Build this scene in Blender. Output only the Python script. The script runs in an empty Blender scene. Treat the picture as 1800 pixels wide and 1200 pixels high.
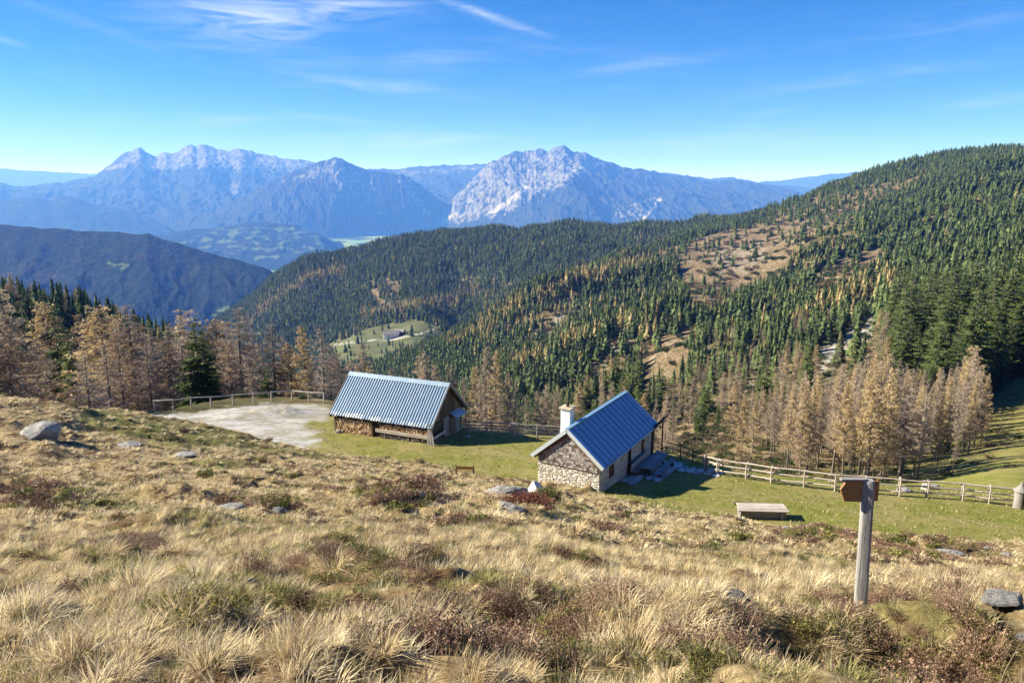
import bpy, math, random
import numpy as np
from mathutils import Vector, Matrix
sc = bpy.context.scene
COL = sc.collection
rng = np.random.default_rng(7)
random.seed(7)

# ------------------------------------------------------------------ camera
F, HOR = 1300.0, 325.0                       # focal length and horizon row, in 1800x1200 units
PIT = math.atan((600 - HOR) / F)
SP, CP = math.sin(PIT), math.cos(PIT)
cam = bpy.data.objects.new('camera', bpy.data.cameras.new('camera'))
COL.objects.link(cam)
cam.data.sensor_width = 36
cam.data.lens = F * 36 / 1800
cam.data.clip_start = 0.05
cam.data.clip_end = 200000
cam.rotation_euler = (math.pi / 2 - PIT, 0, 0)
sc.camera = cam

# ------------------------------------------------------------------ light, sky, exposure
SUN_EL = math.radians(30)
SUN_AZ = math.radians(-81.0)                 # from +Y, clockwise positive
sdir = Vector((math.sin(SUN_AZ) * math.cos(SUN_EL), math.cos(SUN_AZ) * math.cos(SUN_EL), math.sin(SUN_EL)))
sun = bpy.data.objects.new('sun', bpy.data.lights.new('sun', 'SUN'))
COL.objects.link(sun)
sun.data.energy = 5.0
sun.data.angle = math.radians(0.53)
sun.data.color = (1.0, 0.93, 0.82)
sun.rotation_euler = (-sdir).to_track_quat('-Z', 'Y').to_euler()
sc.view_settings.view_transform = 'Standard'
sc.view_settings.look = 'None'
sc.view_settings.gamma = 1
sc.view_settings.exposure = 1.36
sc.cycles.use_denoising = True
sc.cycles.max_bounces = 5
sc.cycles.diffuse_bounces = 2
sc.cycles.glossy_bounces = 2
sc.cycles.transmission_bounces = 2
sc.cycles.transparent_max_bounces = 6
sc.cycles.volume_bounces = 1


class N:
    """small node helper"""
    def __init__(self, tree):
        self.t = tree
        tree.nodes.clear()

    def __call__(self, typ, ins=None, **kw):
        n = self.t.nodes.new('ShaderNode' + typ)
        for k, v in kw.items():
            setattr(n, k, v)
        for k, v in (ins or {}).items():
            s = n.inputs[k]
            if isinstance(v, bpy.types.NodeSocket):
                self.t.links.new(v, s)
            elif isinstance(v, bpy.types.Node):
                self.t.links.new(v.outputs[0], s)
            else:
                if s.type == 'RGBA' and hasattr(v, '__len__') and len(v) == 3:
                    v = (*v, 1)
                s.default_value = v
        return n

    def math(self, op, a, b=0.0, c=0.0, clamp=False):
        return self('Math', {0: a, 1: b, 2: c}, operation=op, use_clamp=clamp).outputs[0]

    def ramp(self, fac, stops, interp='LINEAR'):
        n = self('ValToRGB', {0: fac})
        r = n.color_ramp
        r.interpolation = interp
        while len(r.elements) > 1:
            r.elements.remove(r.elements[-1])
        r.elements[0].position = stops[0][0]
        c = stops[0][1]
        r.elements[0].color = (c, c, c, 1) if not hasattr(c, '__len__') else (*c[:3], 1)
        for p, c in stops[1:]:
            e = r.elements.new(p)
            e.color = (c, c, c, 1) if not hasattr(c, '__len__') else (*c[:3], 1)
        return n.outputs[0]

    def mix(self, fac, a, b, mode='MIX'):
        n = self('Mix', data_type='RGBA', blend_type=mode)
        for k, v in ((0, fac), (6, a), (7, b)):
            s = n.inputs[k]
            if isinstance(v, bpy.types.NodeSocket):
                self.t.links.new(v, s)
            elif hasattr(v, '__len__'):
                s.default_value = (*v[:3], 1)
            else:
                s.default_value = v
        return n.outputs[2]

    def noise(self, vec=None, scale=5.0, detail=4.0, rough=0.55, dist=0.0, out=0):
        ins = {'Scale': scale, 'Detail': detail, 'Roughness': rough, 'Distortion': dist}
        if vec is not None:
            ins['Vector'] = vec
        return self('TexNoise', ins).outputs[out]

    def mapping(self, vec, loc=(0, 0, 0), rot=(0, 0, 0), scale=(1, 1, 1)):
        return self('Mapping', {'Vector': vec, 'Location': loc, 'Rotation': rot, 'Scale': scale}).outputs[0]


world = bpy.data.worlds.new('World')
sc.world = world
world.use_nodes = True
w = N(world.node_tree)
sky = w('TexSky', sky_type='NISHITA')
sky.sun_disc = False
sky.sun_elevation = SUN_EL
sky.sun_rotation = SUN_AZ
sky.altitude = 1750
sky.air_density = 1.0
sky.dust_density = 0.15
sky.ozone_density = 2.0
dirv = w('TexCoord').outputs['Generated']
skyc = w('HueSaturation', {'Hue': 0.5, 'Saturation': 1.45, 'Value': 1.0, 'Fac': 1.0, 'Color': sky.outputs[0]}).outputs[0]


def sky_streak(px, py, ang, ln, wd):
    """a soft elongated patch round one direction of the sky: 1 in the middle, 0 outside"""
    d = Vector(((px - 900) / F, CP + SP * (600 - py) / F, -SP + CP * (600 - py) / F)).normalized()
    right = Vector((d.y, -d.x, 0)).normalized()
    up = right.cross(d)
    a = math.radians(ang)
    e1 = right * math.cos(a) + up * math.sin(a)
    e2 = up * math.cos(a) - right * math.sin(a)
    rel = w('VectorMath', {0: dirv, 1: d}, operation='SUBTRACT').outputs[0]
    x = w('VectorMath', {0: rel, 1: e1}, operation='DOT_PRODUCT').outputs['Value']
    y = w('VectorMath', {0: rel, 1: e2}, operation='DOT_PRODUCT').outputs['Value']
    x = w.math('DIVIDE', x, ln / F)
    y = w.math('DIVIDE', y, wd / F)
    r2 = w.math('ADD', w.math('MULTIPLY', x, x), w.math('MULTIPLY', y, y))
    return w.math('POWER', 2.718, w.math('MULTIPLY', r2, -1.0))


nwarp = w.noise(dirv, 3.0, 4, 0.6, 0.6)
cn1 = w.noise(w.mapping(dirv, rot=(0, 0, 0.1), scale=(3.0, 3.0, 22.0)), 2.6, 9, 0.62, 1.1)
cn2 = w.noise(w.mapping(dirv, scale=(6, 6, 30)), 3.0, 8, 0.6, 0.5)
wisps = w.ramp(cn1, [(0.38, 0.0), (0.72, 1.0)])
cover = None
for px, py, ang, ln, wd, st in [(450, 30, 4, 120, 36, 1.0), (600, 12, 6, 110, 22, .85), (420, 75, -3, 90, 16, .35),
                                (840, 22, -17, 95, 6, .85), (1120, 115, 6, 110, 10, .3), (760, 105, 5, 90, 16, .28),
                                (560, 110, 2, 90, 10, .2), (1330, 208, 14, 60, 7, .25), (720, 245, 1, 160, 14, .45), (640, 150, -4, 200, 12, .3), (1500, 140, 6, 160, 10, .28), (300, 215, 3, 160, 12, .3),
                                (560, 205, -6, 120, 6, .2), (1740, 180, 5, 60, 8, .3), (1650, 50, 4, 120, 8, .2),
                                (150, 40, -15, 90, 8, .3), (1030, 222, 25, 22, 4, .35), (1000, 228, 0, 10, 3, .4),
                                (1250, 250, 2, 260, 22, .22), (960, 85, -6, 140, 8, .22), (200, 50, -20, 30, 5, .3),
                                (20, 75, -15, 30, 4, .3)]:
    m = w.math('MULTIPLY', sky_streak(px, py, ang, ln, wd), st)
    cover = m if cover is None else w.math('MAXIMUM', cover, m)
cl = w.math('MULTIPLY', cover, w.math('ADD', w.math('MULTIPLY', wisps, 1.0), 0.06), clamp=True)
veil = w.math('MULTIPLY', w.ramp(cn2, [(0.5, 0.0), (0.85, 1.0)]), 0.07)
cl = w.math('ADD', cl, veil, clamp=True)
skyc = w.mix(1.0, skyc, (.60, .82, 1.18), 'MULTIPLY')
skyc = w.mix(cl, skyc, (6.6, 7.4, 8.6))
bg = w('Background', {'Color': skyc, 'Strength': 0.050})
w('OutputWorld', {'Surface': bg.outputs[0]})

# ------------------------------------------------------------------ picture rows to slopes


def slope(py):
    b = (600 - py) / F
    return (-SP + CP * b) / (CP + SP * b)


def col_x(px, y, z):
    return (px - 900) / F * (y * CP - z * SP)


# ------------------------------------------------------------------ noise
_perm = rng.permutation(256)
_perm = np.concatenate([_perm, _perm, _perm])
_grad = rng.uniform(0, 2 * math.pi, 256)
_gx, _gy = np.cos(_grad), np.sin(_grad)


def perlin(x, y):
    xi, yi = np.floor(x).astype(np.int64), np.floor(y).astype(np.int64)
    xf, yf = x - xi, y - yi
    u, v = xf * xf * xf * (xf * (xf * 6 - 15) + 10), yf * yf * yf * (yf * (yf * 6 - 15) + 10)

    def g(ix, iy, dx, dy):
        h = _perm[(_perm[ix & 255] + iy) & 511 if False else (_perm[ix & 255] + (iy & 255))]
        return _gx[h] * dx + _gy[h] * dy
    a = g(xi, yi, xf, yf)
    b = g(xi + 1, yi, xf - 1, yf)
    c = g(xi, yi + 1, xf, yf - 1)
    d = g(xi + 1, yi + 1, xf - 1, yf - 1)
    return (a + (b - a) * u + ((c + (d - c) * u) - (a + (b - a) * u)) * v) * 1.41


def fbm(x, y, oct=4, gain=0.5):
    s, a, n = 0, 1, 0
    for i in range(oct):
        s = s + a * perlin(x * 2 ** i + 13.7 * i, y * 2 ** i - 7.3 * i)
        n += a
        a *= gain
    return s / n


def ridged(x, y, oct=4, gain=0.5):
    s, a, n = 0, 1, 0
    for i in range(oct):
        s = s + a * (1 - 2 * np.abs(perlin(x * 2 ** i + 5.1 * i, y * 2 ** i + 9.9 * i)))
        n += a
        a *= gain
    return s / n


def sstep(a, b, x):
    t = np.clip((x - a) / (b - a), 0, 1)
    return t * t * (3 - 2 * t)


# ------------------------------------------------------------------ terrain: one height field through surveyed points
PTS = []


def V(px, py, y=None, z=None):
    s = slope(py)
    if y is None:
        y = z / s
    PTS.append((col_x(px, y, s * y), y, s * y))


def H(px, y, z):
    PTS.append((col_x(px, y, z), y, z))


for px in (-400, 300, 900, 1500, 2200):
    for y, z in ((-6, -0.2), (-2, -1.25), (1, -1.9)):
        PTS.append(((px - 900) / F * (y + 8), y, z))
for px in (-100, 250, 600, 900, 1200, 1500, 1900):
    V(px, 1200, 4.0)
    V(px, 1068, 7.2)
for px in (-100, 150, 400, 650, 900):
    V(px, 1005, 10.2)
    V(px, 950, 14.5)
    V(px, 900, 20.5)
V(-100, 850, 24); V(150, 850, 25); V(400, 855, 26); V(650, 860, 29)
V(-100, 780, 32); V(150, 785, 35); V(400, 800, 38); V(620, 825, 39)
V(-120, 690, 44); V(0, 698, 44); V(130, 716, 47); V(240, 727, 51); V(330, 742, 52); V(420, 762, 51); V(520, 785, 49.5)
V(620, 803, 48.5)
H(-120, 58, -20); H(0, 56, -20); H(130, 57, -20.6)
V(900, 860, 34); V(820, 838, 44.5); V(940, 862, 39)
V(1100, 1040, 9.5); V(1100, 1000, 13.5); V(1100, 950, 20); V(1100, 905, 29); V(1120, 880, 37)
V(1300, 1035, 10); V(1300, 995, 15.5); V(1300, 950, 23); V(1300, 920, 33)
V(1500, 1035, 10.5); V(1500, 1000, 16.5); V(1500, 965, 26); V(1500, 938, 34.5)
V(1700, 1035, 11.5); V(1700, 1000, 19); V(1700, 972, 30); V(1900, 1035, 11.5); V(1900, 1000, 20); V(1900, 980, 31)
# the level ground round the huts
V(820, 815, z=-18.9); V(700, 800, z=-19.5); V(760, 792, z=-19.6); V(590, 752, z=-19.6); V(300, 735, z=-19.6)
V(430, 728, z=-19.7); V(480, 760, z=-19.5); V(560, 780, z=-19.5); V(590, 712, z=-20.0); V(515, 708, z=-19.9)
V(265, 720, z=-19.6); V(360, 717, z=-19.8); V(830, 765, z=-19.8); V(980, 772, z=-19.7); V(900, 820, z=-18.8)
V(1055, 863, z=-18.1); V(938, 843, z=-18.5); V(1148, 798, z=-18.9); V(1180, 870, z=-18.0)
V(1258, 832, z=-19.0); V(1355, 852, z=-18.8); V(1460, 864, z=-18.7); V(1560, 868, z=-18.6); V(1690, 880, z=-18.5)
V(1790, 890, z=-18.5); V(1340, 908, z=-17.9); V(1500, 905, z=-18.1); V(1700, 930, z=-18.0); V(1950, 905, z=-18.4)
V(1900, 945, z=-18.0); V(1190, 806, z=-19.1)
# the edge and the drop behind it
for px, y in ((-120, 72), (0, 72), (150, 73), (265, 72), (360, 76), (515, 76), (640, 72), (830, 67), (980, 63)):
    H(px, y, -25)
H(1160, 59, -22.5); H(1258, 54, -22); H(1355, 53, -22); H(1460, 51, -21.5)
for px in (-120, 0, 150, 265, 360, 515, 640, 830, 980):
    H(px, 95, -36); H(px, 140, -58)
H(1160, 80, -33)
# right of the grove
V(1560, 862, 56); V(1690, 868, 54); V(1790, 872, 52); V(1950, 880, 54)
V(1790, 835, 64); V(1790, 795, 84); V(1950, 800, 84); V(1700, 812, 82); V(1600, 838, 78); V(1480, 832, 84); V(1380, 828, 80)
V(1300, 795, 100); V(1790, 765, 112); V(1700, 778, 112); V(1790, 705, 150); V(1700, 735, 140); V(1950, 690, 150); V(1600, 770, 120)
V(1480, 770, 125); V(1230, 772, 170); V(1300, 725, 215); V(1430, 700, 220); V(1560, 665, 215)
V(1700, 640, 215); V(1800, 610, 225); V(1950, 560, 240); V(2200, 480, 280)
V(1250, 690, 300); V(1150, 725, 290); V(1060, 750, 290); V(1400, 640, 330); V(1530, 590, 390); V(1640, 540, 430)
V(1740, 480, 500); V(1900, 420, 520)
# valley in the middle
V(1200, 640, 400); V(1100, 680, 400); V(1000, 710, 400); V(900, 740, 400); H(780, 360, -150)
V(1330, 580, 470); V(1450, 520, 560); V(1560, 470, 620); V(1700, 390, 750); V(1850, 340, 800)
V(1200, 570, 520); V(1090, 610, 520); V(1000, 640, 520); V(900, 670, 540); V(820, 695, 540); H(700, 520, -200)
H(500, 520, -230); H(300, 520, -230)
V(1330, 510, 720); V(1220, 500, 800); V(1110, 530, 800); V(1000, 565, 780); V(900, 600, 760); V(820, 630, 760); V(740, 640, 800)
V(1450, 440, 850); V(1340, 440, 1060); V(1250, 450, 1100); V(1150, 480, 1050); V(1050, 490, 1000)
V(960, 500, 980); V(880, 545, 960); V(800, 592, 950); V(740, 622, 960)
V(1250, 408, 1350); V(1150, 440, 1250); V(1060, 460, 1150)
V(1570, 400, 950); V(1400, 395, 1200); V(1700, 320, 1050)
# hollow behind the spur and the far flank
H(1100, 1500, -190); H(1000, 1350, -235); H(900, 1250, -270); H(820, 1200, -285); H(1180, 1620, -150)
V(690, 597, 1300); V(620, 603, 1320); V(600, 625, 1220); V(740, 575, 1350); V(560, 640, 1300); H(480, 1300, -330); H(360, 1300, -390)
V(800, 560, 1480); V(900, 520, 1500); V(1000, 470, 1600); V(700, 545, 1500); V(600, 560, 1550); V(500, 590, 1600); V(430, 610, 1650)
V(1000, 430, 1800); V(900, 460, 1750); V(800, 490, 1750); V(700, 490, 1800); V(600, 510, 1850); V(500, 540, 1900); V(430, 575, 1950)
V(1120, 412, 1850); V(1000, 401, 2030); V(860, 408, 2100); V(780, 416, 2150); V(700, 430, 2200); V(620, 447, 2250); V(540, 464, 2300)
V(480, 498, 2300); V(430, 540, 2320); V(380, 580, 2350)
V(1220, 402, 1750); V(1310, 390, 1600); V(1400, 360, 1500); V(1500, 327, 1420); V(1600, 300, 1380); V(1740, 274, 1350)
V(1850, 285, 1300); V(2000, 310, 1250)
for px, z in ((1120, -330), (1000, -330), (860, -340), (700, -380), (540, -460), (430, -620), (350, -700), (1310, -300), (1500, -200),
              (1740, -120), (2000, -160)):
    H(px, 2700, z - 80)
    H(px, 3400, z - 420)
# the dark wooded shoulder on the left
V(-150, 520, 330); V(0, 540, 320); V(120, 570, 315); V(230, 600, 310); V(320, 640, 300); V(420, 700, 300)
H(0, 200, -78); H(200, 200, -82); H(400, 200, -92); H(600, 200, -100)
H(0, 520, -190); H(0, 1300, -500); H(150, 2300, -700); H(-200, 1300, -500)
for px in (-200, 0, 150, 300):
    H(px, 3400, -860)
PTS = np.array(PTS)


def _par(x, y):
    return np.stack([x / (y + 8) * 4.0, np.log(y + 8) * 1.25], -1)


def _phi(d2):
    return 0.5 * d2 * np.log(d2 + 1e-12)


_C = _par(PTS[:, 0], PTS[:, 1])
_n = len(_C)
_K = _phi(((_C[:, None] - _C[None]) ** 2).sum(-1)) + np.eye(_n) * 2e-4
_P = np.c_[np.ones(_n), _C]
_A = np.block([[_K, _P], [_P.T, np.zeros((3, 3))]])
_g = (PTS[:, 2] + 1.65) / (PTS[:, 1] + 8)
_W = np.linalg.solve(_A, np.r_[_g, 0, 0, 0])


def base_height(x, y):
    x, y = np.asarray(x, float), np.asarray(y, float)
    sh = x.shape
    q = _par(x.ravel(), y.ravel())
    out = np.empty(len(q))
    for i in range(0, len(q), 20000):
        c = q[i:i + 20000]
        d2 = ((c[:, None] - _C[None]) ** 2).sum(-1)
        out[i:i + 20000] = _phi(d2) @ _W[:_n] + _W[_n] + c @ _W[_n + 1:]
    return (out.reshape(sh)) * (y + 8) - 1.65


def to_px(x, y, z):
    dpt = y * CP - z * SP
    return 900 + F * x / dpt, 600 - F * (y * SP + z * CP) / dpt


def sd_poly(px, py, poly):
    """signed distance to a polygon, positive inside"""
    px, py = np.asarray(px, float), np.asarray(py, float)
    d = np.full(px.shape, 1e9)
    ins = np.zeros(px.shape, bool)
    n = len(poly)
    for i in range(n):
        ax, ay = poly[i]
        bx, by = poly[(i + 1) % n]
        ex, ey = bx - ax, by - ay
        t = np.clip(((px - ax) * ex + (py - ay) * ey) / (ex * ex + ey * ey + 1e-9), 0, 1)
        d = np.minimum(d, (px - ax - t * ex) ** 2 + (py - ay - t * ey) ** 2)
        c = ((ay > py) != (by > py)) & (px < (bx - ax) * (py - ay) / ((by - ay) if by != ay else 1e-9) + ax)
        ins ^= c
    d = np.sqrt(d)
    return np.where(ins, d, -d)


def first_hit(px, py, y0=3.0, y1=3300.0, far=False):
    """ground point seen in a photo pixel"""
    s = slope(py)
    ys = np.exp(np.linspace(math.log(y0), math.log(y1), 700))
    xs = (px - 900) / F * (ys * CP - s * ys * SP)
    dz = s * ys - base_height(xs, ys)
    k = np.nonzero(dz < 0)[0]
    if not len(k):
        return None
    k = k[0]
    if k == 0:
        return xs[0], ys[0]
    t = dz[k - 1] / (dz[k - 1] - dz[k])
    return xs[k - 1] * (1 - t) + xs[k] * t, ys[k - 1] * (1 - t) + ys[k] * t


def world_poly(pts, **k):
    return [first_hit(a, b, **k) for a, b in pts]


LIP = world_poly([(2300, 985)]) + [(x, y) for x, y in world_poly([(1900, 968), (1700, 952), (1560, 940), (1460, 925), (1300, 915), (1180, 900), (1075, 880)])] \
    + [(4.6, 42.0), (1.6, 43.2)] + world_poly([(920, 842), (850, 838), (800, 826), (740, 812), (650, 804), (560, 792), (520, 785)]) \
    + [(-19.5, 50.5), (-24, 53), (-28, 54.5), (-32, 56), (-60, 57)]
LAWN = LIP + [(-60, 90), (90, 90)]
GRAVEL = []
for _px, _py in ((240, 735), (262, 724), (345, 721), (372, 713), (410, 708), (480, 702), (545, 703), (600, 708), (600, 724), (572, 736), (540, 743), (556, 760), (566, 782), (540, 800), (480, 800), (300, 760)):
    _y = -19.6 / slope(_py)
    GRAVEL.append((col_x(_px, _y, -19.6), _y))


def tawny_mask(x, y):
    d = sd_poly(x, y, LAWN)
    return 1 - sstep(-0.3, 0.9, d + 0.7 * perlin(x * 0.9, y * 0.9))


# trench worn by the path across the near slope, with the sunken hollows beside it
TRENCH = world_poly([(1110, 1062), (1210, 1058), (1330, 1052), (1450, 1050), (1560, 1046),
                     (1680, 1052), (1790, 1062), (1900, 1075)])
HOLLOWS = [(1700, 1150, .9, .55), (1800, 1165, .9, .55), (1512, 1070, .75, .2), (1510, 1110, .8, .22), (870, 1100, .4, .22), (950, 1095, .45, .25), (1010, 1165, .55, .15), (1375, 1120, .5, .2), (930, 1120, .5, .15), (0, 1075, .7, .3), (560, 1090, .5, .3),
           (430, 1130, .35, .2), (1450, 1125, .5, .25), (620, 985, .6, .3), (1600, 1030, .5, .2)]
HOLLOWS = [(*first_hit(a, b), r, h) for a, b, r, h in HOLLOWS]
MOUNDS = [(60, 890, 1.6, .55), (290, 870, 1.2, .35), (330, 930, 1.4, .35), (650, 900, 1.3, .35), (700, 880, 1.2, .5), (590, 960, 1.2, .3),
          (1470, 950, 1.6, .5), (1640, 968, 1.8, .5), (1430, 985, 1.2, .35), (640, 1010, 1.3, .45), (250, 845, 1.0, .3), (980, 880, 1.1, .45), (1300, 990, 1.2, .35),
          (1250, 1100, .6, .1), (1250, 1075, .6, .1), (100, 800, 1.2, .4),
          (700, 890, 1.2, .4), (470, 905, .9, .35), (450, 770, 2.0, .3), (860, 1030, .8, .2)]
MOUNDS = [(*first_hit(a, b), r, h) for a, b, r, h in MOUNDS]


def seg_dist(x, y, line):
    d = np.full(np.shape(x), 1e9)
    for (ax, ay), (bx, by) in zip(line[:-1], line[1:]):
        ex, ey = bx - ax, by - ay
        t = np.clip(((x - ax) * ex + (y - ay) * ey) / (ex * ex + ey * ey), 0, 1)
        d = np.minimum(d, np.hypot(x - ax - t * ex, y - ay - t * ey))
    return d


PLATEAU = [(-35, 60.5), (-31.5, 66.5), (-27, 71), (-19.5, 71), (-13, 67.5), (-6, 63.5), (-2.6, 60), (4.6, 58.2), (10, 55.4), (13.5, 51.5), (17, 48.6), (24, 46.4),
           (31, 43.8), (40, 43.6), (40, 28), (26, 30), (14, 34), (6, 40), (-4, 44), (-13, 49), (-22, 52), (-35, 56)]
_lv = np.array([p for p in PTS if p[2] > -20.3 and p[2] < -17.7 and p[1] > 33 and abs(p[0]) < 42 and not (p[0] < -8 and p[1] < 53)])


def _pf(x, y):
    return np.stack([np.ones_like(x), x / 30, y / 50, (x / 30) ** 2, x * y / 1500], -1)


_pc = np.linalg.lstsq(_pf(_lv[:, 0], _lv[:, 1]), _lv[:, 2], rcond=None)[0]
print('plateau fit', len(_lv), np.abs(_pf(_lv[:, 0], _lv[:, 1]) @ _pc - _lv[:, 2]).max())


def plateau_z(x, y):
    return _pf(x, y) @ _pc


def height(x, y, full=False):
    x, y = np.asarray(x, float), np.asarray(y, float)
    z = base_height(x, y)
    near = y < 75
    dz = np.zeros(z.shape)
    xn, yn = x[near], y[near]
    t = tawny_mask(xn, yn)
    z[near] += (plateau_z(xn, yn) - z[near]) * sstep(-.6, 2.2, sd_poly(xn, yn, PLATEAU)) * (1 - t)
    wx = xn + 0.35 * perlin(xn * .7, yn * .7)
    bump = 0.34 * np.clip(fbm(wx / 1.5, yn / 1.15, 3), -0.25, 1) + 0.26 * fbm(wx / 4.5, yn / 3.4, 2) \
        + 0.17 * np.clip(1.2 - 3 * np.abs(perlin(wx / .8 + 9, yn / .65)), 0, 1) * sstep(-.2, .4, perlin(xn / 3 + 4, yn / 3))
    d = t * bump * sstep(0, 4, yn) + (1 - t) * 0.05 * fbm(xn / 2, yn / 2, 3)
    m = np.zeros(xn.shape)
    for hx, hy, r, h in HOLLOWS:
        q = ((xn - hx) ** 2 + (yn - hy) ** 2) / (r * r)
        m -= h * np.exp(-q ** 1.5)
    for hx, hy, r, h in MOUNDS:
        q = ((xn - hx) ** 2 + ((yn - hy) * 1.3) ** 2) / (r * r)
        m += h * np.exp(-q)
    td = seg_dist(xn + 0.25 * perlin(xn * 1.3, yn * 1.3), yn + 0.2 * perlin(xn * 1.7 + 3, yn * 1.7), TRENCH)
    m -= (0.16 + .2 * sstep(3, 5, xn)) * (1 - sstep(0.12, 0.6, td))
    # heap of gravel beside the rail
    m += 0.75 * np.exp(-(((xn + 20.6) / 2.3) ** 2 + ((yn - 62.6) / 1.0) ** 2)) * (1 + .3 * perlin(xn * 1.5, yn * 1.5))
    m += 0.35 * np.exp(-(((xn + 23.5) / 2.0) ** 2 + ((yn - 61.2) / .9) ** 2))
    dz[near] = d + m
    mid = (y > 75) & (y < 3600)
    xm, ym = x[mid], y[mid]
    a = np.clip((ym - 75) / 250, 0, 1)
    far_ = sstep(1200, 1500, ym - np.clip(xm, -300, 600) * .9)
    q = np.clip(ym / 700, .12, 1.3)
    dz[mid] = a * q * (10 * fbm(xm / 230, ym / 230, 4) + far_ * 12 * ridged(xm / 170 + .3 * ym / 170, ym / 600, 3)
                       + (1 - far_) * sstep(-120, 60, xm - .02 * ym) * 33 * (1 - .8 * sstep(950, 1150, ym)) * (ridged((xm + .15 * ym) / 620 + 3, (ym + .30 * xm + 25 * perlin(xm / 130, ym / 130)) / 150, 2, .45) - .42))
    dz[mid] *= 1 - .85 * sstep(140, 60, np.hypot(xm + 230, (ym - 1290) * .7))
    dz[mid] += .5 * fbm(xm / 9, ym / 9, 3) * (1 - a * .5)
    return z + dz


def grid_mesh(name, X, Y, Z, mat, cols=None, smooth=True):
    r, c = X.shape
    me = bpy.data.meshes.new(name)
    co = np.stack([X, Y, Z], -1).reshape(-1, 3).astype(np.float32)
    me.vertices.add(len(co))
    me.vertices.foreach_set('co', co.ravel())
    i = np.arange(r * c).reshape(r, c)
    q = np.stack([i[:-1, :-1], i[:-1, 1:], i[1:, 1:], i[1:, :-1]], -1).reshape(-1, 4)
    me.loops.add(q.size)
    me.loops.foreach_set('vertex_index', q.ravel().astype(np.int32))
    me.polygons.add(len(q))
    me.polygons.foreach_set('loop_start', (np.arange(len(q)) * 4).astype(np.int32))
    me.polygons.foreach_set('use_smooth', np.full(len(q), smooth))
    me.update(calc_edges=True)
    for k, v in (cols or {}).items():
        a = me.color_attributes.new(k, 'FLOAT_COLOR', 'POINT')
        a.data.foreach_set('color', v.reshape(-1, 4).astype(np.float32).ravel())
    me.materials.append(mat)
    o = bpy.data.objects.new(name, me)
    COL.objects.link(o)
    return o


def tri_mesh(name, co, tris, mats, mi=None, smooth=False):
    me = bpy.data.meshes.new(name)
    co = np.asarray(co, np.float32)
    tris = np.asarray(tris, np.int32)
    me.vertices.add(len(co))
    me.vertices.foreach_set('co', co.ravel())
    me.loops.add(tris.size)
    me.loops.foreach_set('vertex_index', tris.ravel())
    me.polygons.add(len(tris))
    me.polygons.foreach_set('loop_start', (np.arange(len(tris)) * tris.shape[1]).astype(np.int32))
    me.polygons.foreach_set('use_smooth', np.full(len(tris), smooth))
    for m in mats:
        me.materials.append(m)
    if mi is not None:
        me.polygons.foreach_set('material_index', np.asarray(mi, np.int32))
    me.update(calc_edges=True)
    return me


# ------------------------------------------------------------------ materials
def material(name):
    m = bpy.data.materials.new(name)
    m.use_nodes = True
    return m, N(m.node_tree)


def finish(n, color, rough=0.8, metal=0.0, bump=None, bstr=0.5, bdist=0.02, spec=0.3, trans=None, sheen=0):
    ins = {'Base Color': color, 'Roughness': rough, 'Metallic': metal, 'Specular IOR Level': spec}
    if bump is not None:
        ins['Normal'] = n('Bump', {'Height': bump, 'Strength': bstr, 'Distance': bdist})
    b = n('BsdfPrincipled', ins)
    out = b.outputs[0]
    if trans is not None:
        t = n('BsdfTranslucent', {'Color': color})
        out = n('MixShader', {0: trans, 1: out, 2: t.outputs[0]}).outputs[0]
    n('OutputMaterial', {'Surface': out})


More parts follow.
